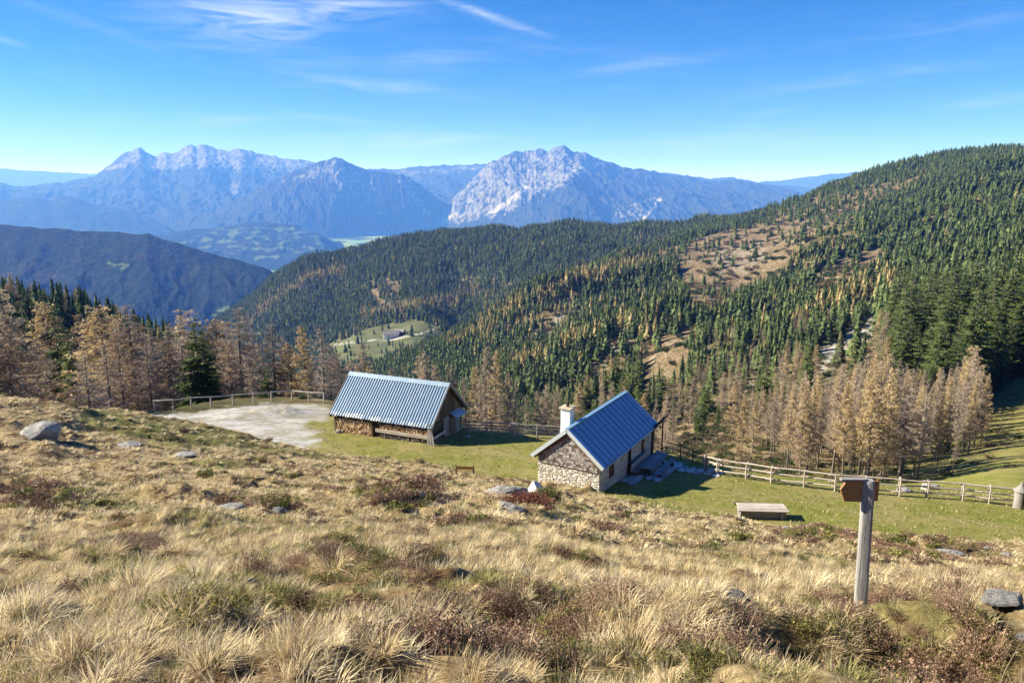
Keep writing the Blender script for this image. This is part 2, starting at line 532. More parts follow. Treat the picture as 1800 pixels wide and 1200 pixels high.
def ground_material():
    m, n = material('hillside turf')
    pos = n('NewGeometry').outputs['Position']
    z1 = n('SeparateColor', {0: n('VertexColor', layer_name='zone').outputs[0]})
    z2 = n('SeparateColor', {0: n('VertexColor', layer_name='zone2').outputs[0]})
    gravel, lawn, wood = z1.outputs[0], z1.outputs[1], z1.outputs[2]
    bare, rock, moss = z2.outputs[0], z2.outputs[1], z2.outputs[2]
    nf = n.noise(pos, 9, 6, .7)
    nm = n.noise(pos, 1.3, 6, .65)
    nl = n.noise(pos, .35, 5, .6)
    straw = n.ramp(nf, [(.25, (.17, .12, .055)), (.5, (.38, .29, .15)), (.75, (.56, .46, .26))])
    brown = n.ramp(nf, [(.3, (.06, .04, .022)), (.7, (.16, .10, .05))])
    c = n.mix(n.ramp(nm, [(.42, 0), (.6, 1)]), brown, straw)
    green = n.ramp(nf, [(.25, (.05, .065, .012)), (.55, (.12, .14, .03)), (.8, (.22, .22, .07))])
    c = n.mix(n.math('MULTIPLY', moss, n.ramp(nm, [(.35, .3), (.6, 1)])), c, green)
    lawn_c = n.ramp(n.noise(pos, 2.5, 7, .72), [(.25, (.10, .115, .02)), (.5, (.19, .20, .038)), (.75, (.31, .29, .08))])
    lawn_c = n.mix(n.ramp(nl, [(.42, 0), (.68, .8)]), lawn_c, (.33, .26, .12))
    lawn_c = n.mix(n.ramp(nf, [(.3, .55), (.6, 0)]), lawn_c, (.06, .075, .018))
    c = n.mix(lawn, c, lawn_c)
    grav = n.ramp(n.noise(pos, 14, 6, .8), [(.36, (.20, .20, .19)), (.5, (.44, .435, .42)), (.64, (.68, .67, .65))])
    grav = n.mix(n.ramp(n.noise(n.mapping(pos, rot=(0, 0, .5), scale=(.5, 1.0, 1)), .8, 8, .75), [(.42, .8), (.58, 0)]), grav, (.22, .20, .13))
    c = n.mix(gravel, c, grav)
    nb = n.noise(pos, .12, 8, .7)
    nb2 = n.noise(pos, .5, 6, .7)
    forest_floor = n.ramp(nb, [(.35, (.05, .052, .02)), (.52, (.11, .095, .045)), (.68, (.21, .165, .09))])
    c = n.mix(wood, c, forest_floor)
    bare_c = n.ramp(nb, [(.3, (.13, .085, .05)), (.5, (.22, .155, .095)), (.7, (.33, .26, .18))])
    bare_c = n.mix(n.ramp(nb2, [(.42, .75), (.56, 0)]), bare_c, (.055, .06, .022))
    c = n.mix(bare, c, bare_c)
    rock_c = n.ramp(nb2, [(.35, (.17, .15, .12)), (.55, (.38, .36, .31)), (.7, (.55, .52, .46))])
    c = n.mix(n.math('MULTIPLY', rock, n.ramp(n.noise(pos, .22, 6, .7), [(.4, .2), (.52, 1)])), c, rock_c)
    mead = n('VertexColor', layer_name='zone2').outputs[1]
    far_c = n.ramp(n.noise(pos, .035, 5, .65), [(.35, (.075, .085, .035)), (.55, (.115, .125, .05)), (.7, (.15, .145, .07))])
    c = n.mix(mead, far_c, c)
    c = n.mix(n.math('MULTIPLY', gravel, n.math('SUBTRACT', 1.0, mead)), c, (.42, .40, .36))
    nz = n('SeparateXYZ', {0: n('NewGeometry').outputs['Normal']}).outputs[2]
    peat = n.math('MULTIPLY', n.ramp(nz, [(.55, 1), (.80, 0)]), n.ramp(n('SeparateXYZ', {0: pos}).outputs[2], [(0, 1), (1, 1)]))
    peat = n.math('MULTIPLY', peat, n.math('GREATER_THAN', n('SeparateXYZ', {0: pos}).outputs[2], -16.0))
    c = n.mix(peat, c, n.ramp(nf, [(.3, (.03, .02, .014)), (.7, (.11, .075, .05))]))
    finish(n, c, .95, bump=n.noise(pos, 11, 6, .75), bstr=.8, bdist=.05, spec=.1)
    return m


# clearings of the wooded slopes, as outlines on the ground found from the photo
CLEAR = [
    ([(1335, 385), (1400, 350), (1490, 335), (1575, 312), (1625, 293), (1640, 302), (1600, 322), (1540, 352), (1512, 378), (1505, 410), (1425, 412), (1330, 408)], .85),
    ([(1190, 452), (1215, 428), (1260, 408), (1330, 395), (1425, 390), (1440, 412), (1400, 445), (1365, 478), (1310, 505), (1262, 535), (1225, 540), (1195, 490)], 1),
    ([(1100, 452), (1170, 438), (1205, 425), (1275, 408), (1280, 414), (1205, 436), (1110, 460)], 1),
    ([(1415, 492), (1440, 472), (1500, 450), (1552, 432), (1560, 452), (1500, 488), (1445, 512)], 1),
    ([(1125, 642), (1135, 610), (1175, 585), (1222, 570), (1222, 612), (1185, 660), (1130, 665)], 1),
    ([(1025, 650), (1060, 620), (1085, 585), (1105, 575), (1115, 610), (1090, 640), (1040, 665)], .95),
    ([(925, 600), (945, 570), (970, 545), (1000, 512), (1015, 520), (1000, 550), (965, 580), (940, 605)], .8),
    ([(645, 520), (648, 495), (690, 485), (710, 490), (700, 508), (710, 530), (670, 540)], .8),
    ([(790, 495), (830, 483), (900, 497), (900, 503), (830, 492), (800, 500)], .9),
    ([(1230, 720), (1290, 680), (1330, 672), (1345, 682), (1300, 715), (1265, 745)], .7),
    ([(1195, 790), (1235, 755), (1290, 725), (1325, 700), (1335, 712), (1300, 745), (1262, 790), (1225, 812)], 1),
    ([(1440, 560), (1500, 540), (1545, 530), (1545, 545), (1490, 560)], .6),
    ([(1360, 490), (1395, 470), (1400, 490), (1370, 505)], .6),
]
MEADOW = [([(575, 605), (630, 585), (660, 572), (722, 562), (770, 570), (775, 592), (745, 602), (725, 625), (690, 640), (640, 640), (590, 640)], 1.0)]
CLIFF = [([(1415, 642), (1440, 615), (1480, 596), (1500, 575), (1550, 552), (1552, 572), (1520, 600), (1470, 640), (1440, 660)], 1.0),
         ([(1060, 640), (1100, 590), (1110, 600), (1080, 640)], .6), ([(955, 590), (1000, 520), (1010, 530), (970, 590)], .7),
         ([(1270, 700), (1310, 668), (1330, 675), (1290, 710)], .6), ([(1640, 500), (1700, 480), (1705, 495), (1650, 520)], .5),
         ([(1240, 440), (1340, 425), (1350, 460), (1270, 490)], .35)]
RMEADOW = [(1340, 900), (1420, 830), (1560, 800), (1640, 770), (1660, 740), (1700, 712), (1800, 660), (1990, 600), (1990, 930)]


def zones(x, y, z):
    """clearings, meadows, cliffs, right-hand alp at points beyond the level ground"""
    px, py = to_px(x, y, z)
    wob = 7 * perlin(px / 22, py / 16) + 3 * perlin(px / 8, py / 7)
    far = sstep(90, 130, y)
    bare = np.zeros(x.shape)
    for p, a in CLEAR:
        bare = np.maximum(bare, a * sstep(-3, 4, sd_poly(px, py, p) + wob))
    mead = np.zeros(x.shape)
    for p, a in MEADOW:
        mead = np.maximum(mead, a * sstep(-2, 2, sd_poly(px, py, p) + wob * .3) * (y > 1000) * (y < 1500))
    cliff = np.zeros(x.shape)
    for p, a in CLIFF:
        cliff = np.maximum(cliff, a * sstep(-3, 4, sd_poly(px, py, p) + wob))
    alp = sstep(-6, 6, sd_poly(px, py, RMEADOW) + wob) * (y < 260) * sstep(58, 62, y)
    return bare * far, mead, cliff * far, alp


# ------------------------------------------------------------------ the ground sheet
nu = 620
vs = np.concatenate([np.arange(math.log(2.0), math.log(60), .0085), np.arange(math.log(60), math.log(3408), .0095)])
ys = np.exp(vs) - 8
ww = np.sign(np.linspace(-1, 1, nu)) * 1.25 * np.abs(np.linspace(-1, 1, nu)) ** 1.15
W2, Y2 = np.meshgrid(ww, ys)
X2 = W2 * (Y2 + 8)
Z2 = height(X2, Y2)
tw = tawny_mask(X2, Y2)
gr = sstep(-.5, .7, sd_poly(X2, Y2, GRAVEL) + .9 * perlin(X2 * .8, Y2 * .8) + .5 * perlin(X2 * 2.5, Y2 * 2.5))
lawn = (1 - tw) * (Y2 < 75)
bare, mead, cliff, alp = zones(X2, Y2, Z2)
_q, _r = to_px(X2, Y2, Z2)
gr = np.maximum(gr, (1 - sstep(.3, 1.3, seg_dist(_q, _r, [(575, 608), (640, 599), (690, 597), (735, 588), (775, 574)]))) * (Y2 > 1000) * (Y2 < 1500))
lawn = np.clip(lawn + mead * .35 + alp * .75, 0, 1)
td = seg_dist(X2, Y2, TRENCH)
gr = np.maximum(gr, (1 - sstep(.15, .55, td)) * sstep(5.2, 6.2, X2) * (Y2 < 20) * .9)
wood = (Y2 > 62) * (1 - alp) * (1 - mead) * (1 - gr * (Y2 < 100))
_q, _r = to_px(X2, Y2, Z2)
wood = wood * (1 - .9 * (Y2 < 240) * sstep(1150, 1190, _q) * sstep(1600, 1560, _q))
moss = sstep(-1, 4, sd_poly(*to_px(X2, Y2, Z2), [(150, 700), (260, 725), (400, 745), (520, 780), (620, 800), (560, 815), (430, 800), (300, 790), (180, 770), (120, 740)]) / 6) * (Y2 < 60)
moss = np.maximum(moss, mead)
moss = np.maximum(moss, .75 * sstep(.05, .45, fbm(X2 / 6 + 3, Y2 / 6, 2)) * tw)
zone = np.stack([gr, lawn, wood, np.ones_like(gr)], -1)
zone2 = np.stack([bare, cliff, moss, 1 - mead], -1)
M_ground = ground_material()
g = grid_mesh('ground', X2, Y2, Z2, M_ground, {'zone': zone, 'zone2': zone2})
g['kind'] = 'structure'
GY, GW = ys, ww


def ground_z(x, y):
    """height of the built sheet, bilinear"""
    x, y = np.atleast_1d(np.asarray(x, float)), np.atleast_1d(np.asarray(y, float))
    i = np.clip(np.searchsorted(GY, y) - 1, 0, len(GY) - 2)
    fy = (y - GY[i]) / (GY[i + 1] - GY[i])

    def row(k):
        w_ = x / (GY[k] + 8)
        j = np.clip(np.searchsorted(GW, w_) - 1, 0, len(GW) - 2)
        f = np.clip((w_ - GW[j]) / (GW[j + 1] - GW[j]), 0, 1)
        return Z2[k, j] * (1 - f) + Z2[k, j + 1] * f
    return row(i) * (1 - fy) + row(i + 1) * fy


def gz(x, y):
    return float(ground_z(x, y)[0])


def spot(px, py):
    x, y = first_hit(px, py)
    # refine on the detailed sheet
    s = slope(py)
    yy = np.linspace(max(y - 2.5, 2.5), y + 2.5, 200) if y < 70 else np.linspace(y * .9, y * 1.1, 200)
    xx = (px - 900) / F * (yy * CP - s * yy * SP)
    k = np.nonzero(s * yy < ground_z(xx, yy))[0]
    if len(k):
        x, y = xx[k[0]], yy[k[0]]
    return float(x), float(y), gz(x, y)


# ------------------------------------------------------------------ valley floor and mountains
def valley_material():
    m, n = material('valley fields')
    pos = n('NewGeometry').outputs['Position']
    v = n('TexVoronoi', {'Vector': n.mapping(pos, rot=(0, 0, .5), scale=(.0012, .0030, .002)), 'Scale': 1.0})
    fld = n.ramp(v.outputs['Color'], [(.2, (.14, .25, .07)), (.5, (.19, .30, .09)), (.8, (.24, .31, .12))])
    c = n.mix(n.ramp(n.noise(pos, .0009, 6, .65), [(.47, 0), (.53, 1)]), fld, (.03, .045, .025))
    finish(n, c, .95, spec=.1)
    return m


def mountain_material(name, forest, rock, fields, brown=((.055, .042, .034), (.085, .065, .05))):
    m, n = material(name)
    pos = n('NewGeometry').outputs['Position']
    z = n('SeparateColor', {0: n('VertexColor', layer_name='cover').outputs[0]})
    n1 = n.noise(pos, .0035, 9, .72)
    n2 = n.noise(n.mapping(pos, scale=(1, 1, .35)), .011, 7, .75)
    fc = n.ramp(n1, [(.35, tuple(.6 * k for k in forest)), (.5, forest), (.66, brown[0]), (.8, brown[1])])
    rc = n.ramp(n2, [(.36, tuple(.28 * k for k in rock)), (.48, tuple(.8 * k for k in rock)), (.62, tuple(min(1, 1.5 * k) for k in rock))])
    fine = n.ramp(n.noise(pos, .03, 5, .7), [(.36, (.45, .5, .45)), (.5, (1, 1, 1)), (.64, (2.0, 1.75, 1.5))])
    fc = n.mix(1.0, fc, fine, 'MULTIPLY')
    c = n.mix(z.outputs[1], fc, fields)
    r = n.math('ADD', n.math('MULTIPLY', z.outputs[0], 1.6), n.math('MULTIPLY', n.math('SUBTRACT', n2, .58), 4.5), clamp=True)
    c = n.mix(n.ramp(r, [(.35, 0), (.6, 1)]), c, rc)
    c = n.mix(z.outputs[2], c, (.50, .48, .45))
    finish(n, c, .95, bump=n2, bstr=1.0, bdist=60, spec=.05)
    return m


def massif(name, crest, Yc, Yf, zf, mat, relief=1.0, rockp=(), screep=(), fieldp=(), rockz=1e9, seed=0, nc=900, nr=190, jag=6.0, jaglow=2.0, power=1.15, wl=1100.0):
    cx = np.array([c[0] for c in crest], float)
    cy = np.array([c[1] for c in crest], float)
    yc = np.array([c[2] if len(c) > 2 else Yc for c in crest], float)
    px = np.linspace(cx[0], cx[-1], nc)
    t = np.concatenate([np.linspace(0, 1, nr) , 1 + np.linspace(.02, .5, 24)])
    T, P = np.meshgrid(t, px, indexing='ij')
    crow = np.interp(P, cx, cy)
    crow = crow - jaglow * fbm(P / 30 + seed, P * 0 + seed, 3) - jag * np.maximum(0, ridged(P / 13 + seed, P * 0 + 2.5, 4, .62)) * .45 * np.interp(P, cx, np.array([c[3] if len(c) > 3 else 1 for c in crest], float))
    Y_c = np.interp(P, cx, yc)
    Yf_ = Yf if not callable(Yf) else Yf(P)
    zc = slope(crow) * Y_c
    y = Yf_ + (Y_c - Yf_) * T
    Tc = np.clip(T, 0, 1)
    zl = zf + (zc - zf) * Tc ** power
    zl = np.where(T > 1, zc - (T - 1) * (zc - zf) * 1.6, zl)
    x = (P - 900) / F * (Y_c * CP - zc * SP) * (y / Y_c)
    env = np.sin(np.pi * np.clip(Tc, 0, 1)) ** .8
    rel = 260 * relief * ridged((x + .5 * y) / (wl * 2.6) + seed, (y - .3 * x) / (wl * 4.5), 3) + 170 * relief * ridged(x / wl + .35 * y / wl + seed * 3, y / (wl * 2.4), 5, .58)
    small = ridged(x / 420 + seed, y / 700 + .3 * x / 420, 4, .6)
    z = zl + env * rel - env * 120 * relief + np.maximum(env, .55 * sstep(.3, .7, Tc)) * 125 * relief * (small - .45)
    # cover
    q, r_ = to_px(x, y, z)
    wob = 5 * perlin(q / 14, r_ / 10) + 3 * perlin(q / 5, r_ / 5)
    rk = sstep(rockz - 150, rockz + 150, z + 220 * perlin(x / 600, y / 900)) * .75
    for p, a in rockp:
        rk = np.maximum(rk, a * sstep(-6, 6, sd_poly(q, r_, p) + wob * 1.6))
    rk = rk * (.30 + .70 * sstep(-.05, .45, small + .25 * perlin(x / 90, y / 140)))
    sc_ = np.zeros(x.shape)
    for p, a in screep:
        sc_ = np.maximum(sc_, a * sstep(-1, 2, sd_poly(q, r_, p) + wob * .3))
    fi = np.zeros(x.shape)
    for p, a in fieldp:
        fi = np.maximum(fi, a * sstep(-2, 2, sd_poly(q, r_, p) + wob * .8) * sstep(.0, .1, fbm(q / 22, r_ / 7, 3) + a - .72))
    c = np.stack([rk, fi, sc_, np.ones_like(rk)], -1)
    o = grid_mesh(name, x, y, z, mat, {'cover': c})
    o['kind'] = 'structure'
    return o


FOREST = (.032, .042, .030)
M_mtn = mountain_material('limestone massif', FOREST, (.20, .197, .19), (.14, .20, .06))
M_hill = mountain_material('wooded valley hills', (.016, .028, .015), (.17, .15, .12), (.17, .24, .08), ((.045, .042, .024), (.085, .065, .035)))
X, Y = np.meshgrid(np.linspace(-70000, 70000, 160), np.concatenate([np.linspace(2600, 30000, 120), np.linspace(31000, 90000, 30)]))
o = grid_mesh('valley_floor', X, Y, -1050 + 12 * fbm(X / 2000, Y / 2000, 2), valley_material())
o['kind'] = 'structure'
massif('mountains', [(-400, 300), (-100, 296), (0, 297), (60, 301), (120, 304), (180, 307), (300, 320), (420, 330)], 42000, 36000, -1050, M_mtn, .5, jag=1, seed=4, nc=200, nr=50)
massif('mountains', [(1180, 345), (1280, 330), (1340, 320), (1380, 317), (1440, 309), (1470, 306), (1500, 303), (1540, 303), (1560, 312), (1620, 320), (1800, 330), (2100, 330)], 30000, 25000, -1050, M_mtn, .6, jag=2, seed=5, nc=260, nr=70, rockz=700)
massif('mountains', [(-300, 345), (-60, 335), (0, 322), (40, 330), (80, 325), (130, 318), (165, 312), (185, 297), (205, 281), (218, 269), (230, 268), (240, 261), (249, 262), (256, 268), (275, 276), (290, 268), (300, 273), (316, 264),
                     (335, 254), (345, 258), (362, 254), (380, 263), (398, 266), (420, 262), (450, 269), (480, 276), (520, 281), (550, 286), (600, 292), (640, 299),
                     (700, 299), (730, 294), (790, 291), (850, 290), (900, 292), (1000, 300), (1150, 303), (1250, 315), (1290, 313), (1330, 322), (1500, 340)], 23500, 16500, -1000, M_mtn, 1.0,
       rockp=[([(185, 300), (240, 258), (275, 272), (335, 250), (420, 258), (520, 278), (620, 296), (540, 300), (420, 300), (330, 292), (270, 300), (230, 292)], .75),
              ([(400, 340), (410, 315), (425, 320), (412, 345)], .7), ([(690, 302), (850, 288), (850, 298), (700, 308)], .6)], rockz=900, seed=1, jag=4)
massif('mountains', [(380, 372), (430, 345), (470, 322), (500, 309), (540, 294), (570, 283), (590, 278), (606, 281), (625, 294), (650, 301), (680, 304), (706, 306), (728, 318), (745, 332), (765, 348), (790, 362), (830, 385)], 17000, lambda P: np.interp(P, [500, 640, 760], [14600, 15600, 16300]), -1050, M_mtn, .9,
       rockp=[([(500, 318), (545, 298), (592, 276), (625, 296), (650, 325), (668, 350), (690, 378), (680, 382), (640, 352), (600, 345), (580, 318), (540, 318)], .62),
              ([(700, 322), (725, 318), (740, 345), (755, 372), (745, 378), (720, 350)], .7)], seed=2, jag=4, rockz=1200)
massif('mountains', [(700, 408), (740, 392), (768, 378), (790, 358), (812, 335), (832, 314), (850, 296), (868, 284), (890, 274), (908, 268), (930, 268), (945, 264), (960, 267), (975, 262), (991, 260), (1000, 265), (1018, 268),
                     (1050, 280, 17600, .6), (1080, 290, 17800, .3), (1130, 299, 18000, .2), (1200, 309, 18200, .1), (1260, 320, 18300, .1), (1300, 318, 18300, .2), (1330, 323, 18300, .2), (1390, 334, 18300, .1), (1450, 350, 18300, .1), (1600, 372, 18300, .1), (1800, 380, 18300, .1)],
       17400, lambda P: np.interp(P, [700, 800, 1000], [16900, 15900, 12800]), -1050, M_mtn, 1.15,
       rockp=[([(745, 402), (785, 360), (830, 305), (870, 278), (940, 258), (995, 254), (1030, 268), (1085, 290), (1040, 296), (1010, 310), (985, 330), (940, 345), (900, 372), (850, 385), (790, 396)], .68),
              ([(1100, 370), (1130, 345), (1165, 345), (1170, 352), (1120, 400)], .5), ([(1080, 365), (1095, 370), (1112, 395), (1100, 400)], .5)],
       screep=[([(768, 392), (800, 372), (806, 376), (782, 392)], .9), ([(858, 374), (905, 340), (925, 325), (930, 330), (905, 352), (870, 376)], .7), ([(1120, 398), (1135, 372), (1158, 347), (1164, 350), (1142, 376), (1128, 398)], .75)],
       seed=3, jag=8, rockz=1300)
massif('mountains', [(-300, 340), (0, 353), (30, 350), (62, 347), (90, 354), (110, 346), (125, 345), (145, 352), (165, 362), (200, 364), (240, 374), (300, 396), (360, 412)], 17500, 15000, -1050, M_hill, .35, jag=0, seed=8, nc=200, nr=60)
massif('foothills', [(170, 432), (250, 418), (330, 405), (400, 398), (440, 390), (480, 392), (520, 396), (560, 411), (590, 428), (606, 439), (625, 462)], 12500, 9300, -1050, M_hill, .45, jag=0, seed=9, nc=260, nr=90,
       fieldp=[([(300, 430), (400, 398), (520, 396), (560, 412), (600, 437), (560, 450), (500, 440), (480, 465), (420, 450)], .62)])
massif('wooded_mountain', [(-300, 380, 5300), (-100, 388, 5200), (0, 396, 5100), (60, 399, 5000), (150, 408, 4900), (230, 411, 4800), (260, 413, 4750), (300, 426, 4700), (360, 441, 4650), (420, 459, 4600), (470, 474, 4550), (520, 505, 4500), (600, 560, 4500)],
       4900, 3500, -930, M_hill, .34, jag=1.2, jaglow=1.5, seed=11, nc=420, nr=140, wl=500.0, fieldp=[([(190, 462), (225, 466), (215, 476)], .9), ([(370, 552), (400, 535), (410, 550), (390, 562)], .9)],
       rockp=[([(130, 408), (170, 410), (170, 424), (135, 420)], .12)])

# ------------------------------------------------------------------ haze
def build_haze():
    me = bpy.data.meshes.new('haze')
    x0, x1, y0, y1, z0, z1 = -72000, 72000, -600, 92000, -1100, 1330
    co = [(x, y, z) for z in (z0, z1) for y in (y0, y1) for x in (x0, x1)]
    me.from_pydata(co, [], [(0, 2, 3, 1), (4, 5, 7, 6), (0, 1, 5, 4), (2, 6, 7, 3), (0, 4, 6, 2), (1, 3, 7, 5)])
    m, n = material('mountain air')
    v = n('VolumePrincipled', {'Color': (.10, .285, 1.0), 'Absorption Color': (1, 1, 1, 1), 'Density': HAZE, 'Anisotropy': .0})
    n('OutputMaterial', {'Volume': v.outputs[0]})
    me.materials.append(m)
    o = bpy.data.objects.new('haze', me)
    COL.objects.link(o)
    o['kind'] = 'stuff'


HAZE = 6.2e-5


# ------------------------------------------------------------------ naming helpers
def tag(o, label=None, cat=None, group=None, kind=None):
    for k, v in (('label', label), ('category', cat), ('group', group), ('kind', kind)):
        if v:
            o[k] = v
    return o


def link_mesh(name, me, parent=None):
    o = bpy.data.objects.new(name, me)
    COL.objects.link(o)
    if parent:
        o.parent = parent
    return o


def empty(name, loc, rz=0.0):
    o = bpy.data.objects.new(name, None)
    o.empty_display_size = .2
    COL.objects.link(o)
    o.location = loc
    o.rotation_euler = (0, 0, rz)
    return o


# ------------------------------------------------------------------ foliage materials
def foliage_mat(name, dark, light, rough=.75, trans=.25, island=.5, obj=.4):
    m, n = material(name)
    r1 = n('NewGeometry').outputs['Random Per Island']
    r2 = n('ObjectInfo').outputs['Random']
    f = n.math('ADD', n.math('MULTIPLY', r1, island), n.math('MULTIPLY', r2, obj), clamp=True)
    f = n.math('MULTIPLY', f, 1.0 / max(island + obj, 1e-3), clamp=True)
    c = n.mix(f, dark, light)
    finish(n, c, rough, spec=.15, trans=trans)
    return m


M_spruce = foliage_mat('spruce needles', (.045, .070, .022), (.15, .185, .06))
M_spruce_far = foliage_mat('spruce needles of the far wood', (.035, .058, .02), (.18, .23, .08), island=.35, obj=.65)
M_larch_gold = foliage_mat('golden larch needles', (.40, .28, .12), (.66, .52, .28), trans=.35)
M_larch_rust = foliage_mat('russet larch needles', (.22, .135, .07), (.46, .31, .17), trans=.3)
M_larch_tan = foliage_mat('fading larch needles', (.33, .25, .16), (.58, .47, .33), trans=.35)
M_larch_twig = foliage_mat('bare larch twigs', (.20, .155, .12), (.50, .42, .35), trans=0.1)
M_larch_far = foliage_mat('golden larch of the far wood', (.30, .23, .10), (.52, .43, .20), trans=.3, island=.3, obj=.7)
M_bark, n = material('grey conifer bark')
nb_ = n.noise(n.mapping(n('TexCoord').outputs['Object'], scale=(6, 6, 1.2)), 3, 5, .7)
finish(n, n.ramp(nb_, [(.3, (.07, .055, .045)), (.7, (.26, .22, .19))]), .9, bump=nb_, bstr=.6)


class TB:
    """triangle bag"""
    def __init__(self):
        self.co, self.tr, self.mi, self.k = [], [], [], 0

    def tris(self, P, mi=0):
        P = np.asarray(P, float)
        n_ = len(P)
        self.co.append(P.reshape(-1, 3))
        self.tr.append(np.arange(n_ * 3).reshape(-1, 3) + self.k)
        self.mi.append(np.full(n_, mi))
        self.k += n_ * 3

    def mesh(self, name, mats):
        return tri_mesh(name, np.concatenate(self.co), np.concatenate(self.tr), mats, np.concatenate(self.mi))


def trunk_mesh(name, h, r0, r1=.02, sides=7, segs=8, bend=.15, seed=0):
    rg = np.random.default_rng(seed)
    co, fa = [], []
    bx, by = rg.normal(0, bend, 2)
    for i in range(segs + 1):
        t = i / segs
        r = (r0 * (1 - t) + r1 * t) * (1 + .5 * max(0, .06 - t) / .06)
        for k in range(sides):
            a = 2 * math.pi * k / sides
            co.append((bx * math.sin(t * 2.2) + r * math.cos(a), by * math.sin(t * 2.6) + r * math.sin(a), t * h - .6 * (i == 0)))
    for i in range(segs):
        for k in range(sides):
            a, b = i * sides + k, i * sides + (k + 1) % sides
            fa.append((a, b, b + sides, a + sides))
    me = bpy.data.meshes.new(name)
    me.from_pydata(co, [], fa)
    for p in me.polygons:
        p.use_smooth = True
    me.materials.append(M_bark)
    return me


def spruce_crown(h, R, dens, seed, mat, name='spruce_crown'):
    """drooping whorls of ragged sprays; R widest radius"""
    rg = np.random.default_rng(seed)
    P = []
    zb = .06 * h
    nw = int(26 * dens ** .5 + 6)
    for wv in range(nw):
        t = (wv + rg.uniform(-.3, .3)) / nw
        z = zb + (h - zb) * t
        L0 = R * (1 - t) ** .8 * (.55 + .45 * min(1, t * 7)) + .12
        nbch = max(4, int((6 + 5 * (1 - t)) * dens ** .3))
        for b in range(nbch):
            a = rg.uniform(0, 2 * math.pi)
            L = L0 * rg.uniform(.6, 1.12)
            droop = rg.uniform(.12, .42) * (1 - t * .7)
            ns = max(2, int(L * 2.6 * dens))
            ca, sa = math.cos(a), math.sin(a)
            for s in range(ns):
                f0 = (s + rg.uniform(.2, .8)) / ns
                d = L * f0
                cz = z - droop * d + .10 * d * d / max(L, .1)
                c = np.array([ca * d, sa * d, cz])
                for side in (-1, 1):
                    sw = L * .34 * (1.15 - f0) + .22
                    fwd = np.array([ca, sa, -.25])
                    lat = np.array([-sa, ca, -.15]) * side
                    tip = c + (fwd * rg.uniform(.5, 1.0) + lat * rg.uniform(.5, 1.1)) * sw + np.array([0, 0, -rg.uniform(.1, .55) * sw])
                    p2 = c + fwd * sw * rg.uniform(.3, .7) + np.array([0, 0, rg.uniform(.0, .1)])
                    p1 = c - fwd * sw * .25 + np.array([0, 0, -rg.uniform(.0, .35) * sw])
                    P.append((p1, tip, p2))
    P.append(((.1, 0, h - .8), (0, .1, h - .8), (0, 0, h + .3)))
    P.append(((-.1, 0, h - .8), (0, -.1, h - .8), (0, 0, h + .3)))
    tb = TB()
    tb.tris(P)
    return tb.mesh(name, [mat])


def far_conifer(h, R, seed, mat, rows=9, per=7, bare=0.1):
    rg = np.random.default_rng(seed)
    P = []
    for r in range(rows):
        t = r / rows
        z = h * (bare + (1 - bare) * t)
        L = R * (1 - t) ** .85 + .15
        dz = h / rows * 1.5
        n_ = max(4, int(per * (1 - .5 * t)))
        for k in range(n_):
            a = rg.uniform(0, 6.283)
            w_ = rg.uniform(.5, .9)
            l = L * rg.uniform(.7, 1.15)
            P.append(((0, 0, z + dz * .9), (l * math.cos(a - w_), l * math.sin(a - w_), z - rg.uniform(0, .5)), (l * math.cos(a + w_), l * math.sin(a + w_), z - rg.uniform(.3, 1.2))))
    tb = TB()
    tb.tris(P)
    return tb.mesh('far_conifer', [mat])


def larch_crown(h, R, seed, leaf, ntw=2600, low=.16, name='larch_crown'):
    """thin upswept limbs carrying hanging twigs, with leaf = share of needle tufts"""
    rg = np.random.default_rng(seed)
    tb = TB()
    nb = 120
    limbs, tw, nd = [], [], []
    for b in range(nb):
        t = low + (1 - low) * (b + rg.uniform(0, 1)) / nb
        z = h * t * .99
        prof = (1 - t) ** .72 * min(1.0, (t - low) * 4 + .55)
        L = max(.35, R * prof * rg.uniform(.55, 1.15))
        a = rg.uniform(0, 2 * math.pi)
        ca, sa = math.cos(a), math.sin(a)
        up = rg.uniform(-.18, .22)
        q = [np.array([ca * L * f_, sa * L * f_, z + up * L * f_ - .22 * L * f_ * (1 - f_) + .10 * L * f_ * f_]) for f_ in (0, .33, .66, 1)]
        r = .035 + .012 * L
        for i in range(3):
            w0, w1 = r * (1 - i / 3.2), r * (1 - (i + 1) / 3.2)
            for o_ in (np.array([-sa, ca, 0]), np.array([0, 0, 1.0])):
                limbs.append((q[i] - o_ * w0, q[i] + o_ * w0, q[i + 1] + o_ * w1))
                limbs.append((q[i] - o_ * w0, q[i + 1] + o_ * w1, q[i + 1] - o_ * w1))
        m_ = max(5, int(ntw / nb * L / (R * .55)))
        for k in range(m_):
            f_ = rg.uniform(.12, 1) ** .8
            i = min(2, int(f_ * 3))
            c = q[i] + (q[i + 1] - q[i]) * (f_ * 3 - i)
            d = np.array([ca, sa, 0]) * rg.uniform(.1, .9) + np.array([-sa, ca, 0]) * rg.normal(0, .8) + np.array([0, 0, rg.uniform(-.75, .35)])
            d /= np.linalg.norm(d)
            l = rg.uniform(.3, .85) * (1.1 - .4 * t)
            s = np.cross(d, rg.normal(size=3))
            s /= np.linalg.norm(s)
            e = c + d * l
            tw.append((c - s * .020, c + s * .020, e))
            if rg.uniform() < leaf(t):
                for j in range(2):
                    g_ = c + d * l * rg.uniform(.2, 1)
                    u1, u2 = rg.normal(size=3) * .11, rg.normal(size=3) * .11
                    nd.append((g_, g_ + u1, g_ + u2))
    tb.tris(limbs, 0)
    tb.tris(tw, 0)
    if nd:
        tb.tris(nd, 1)
    return tb


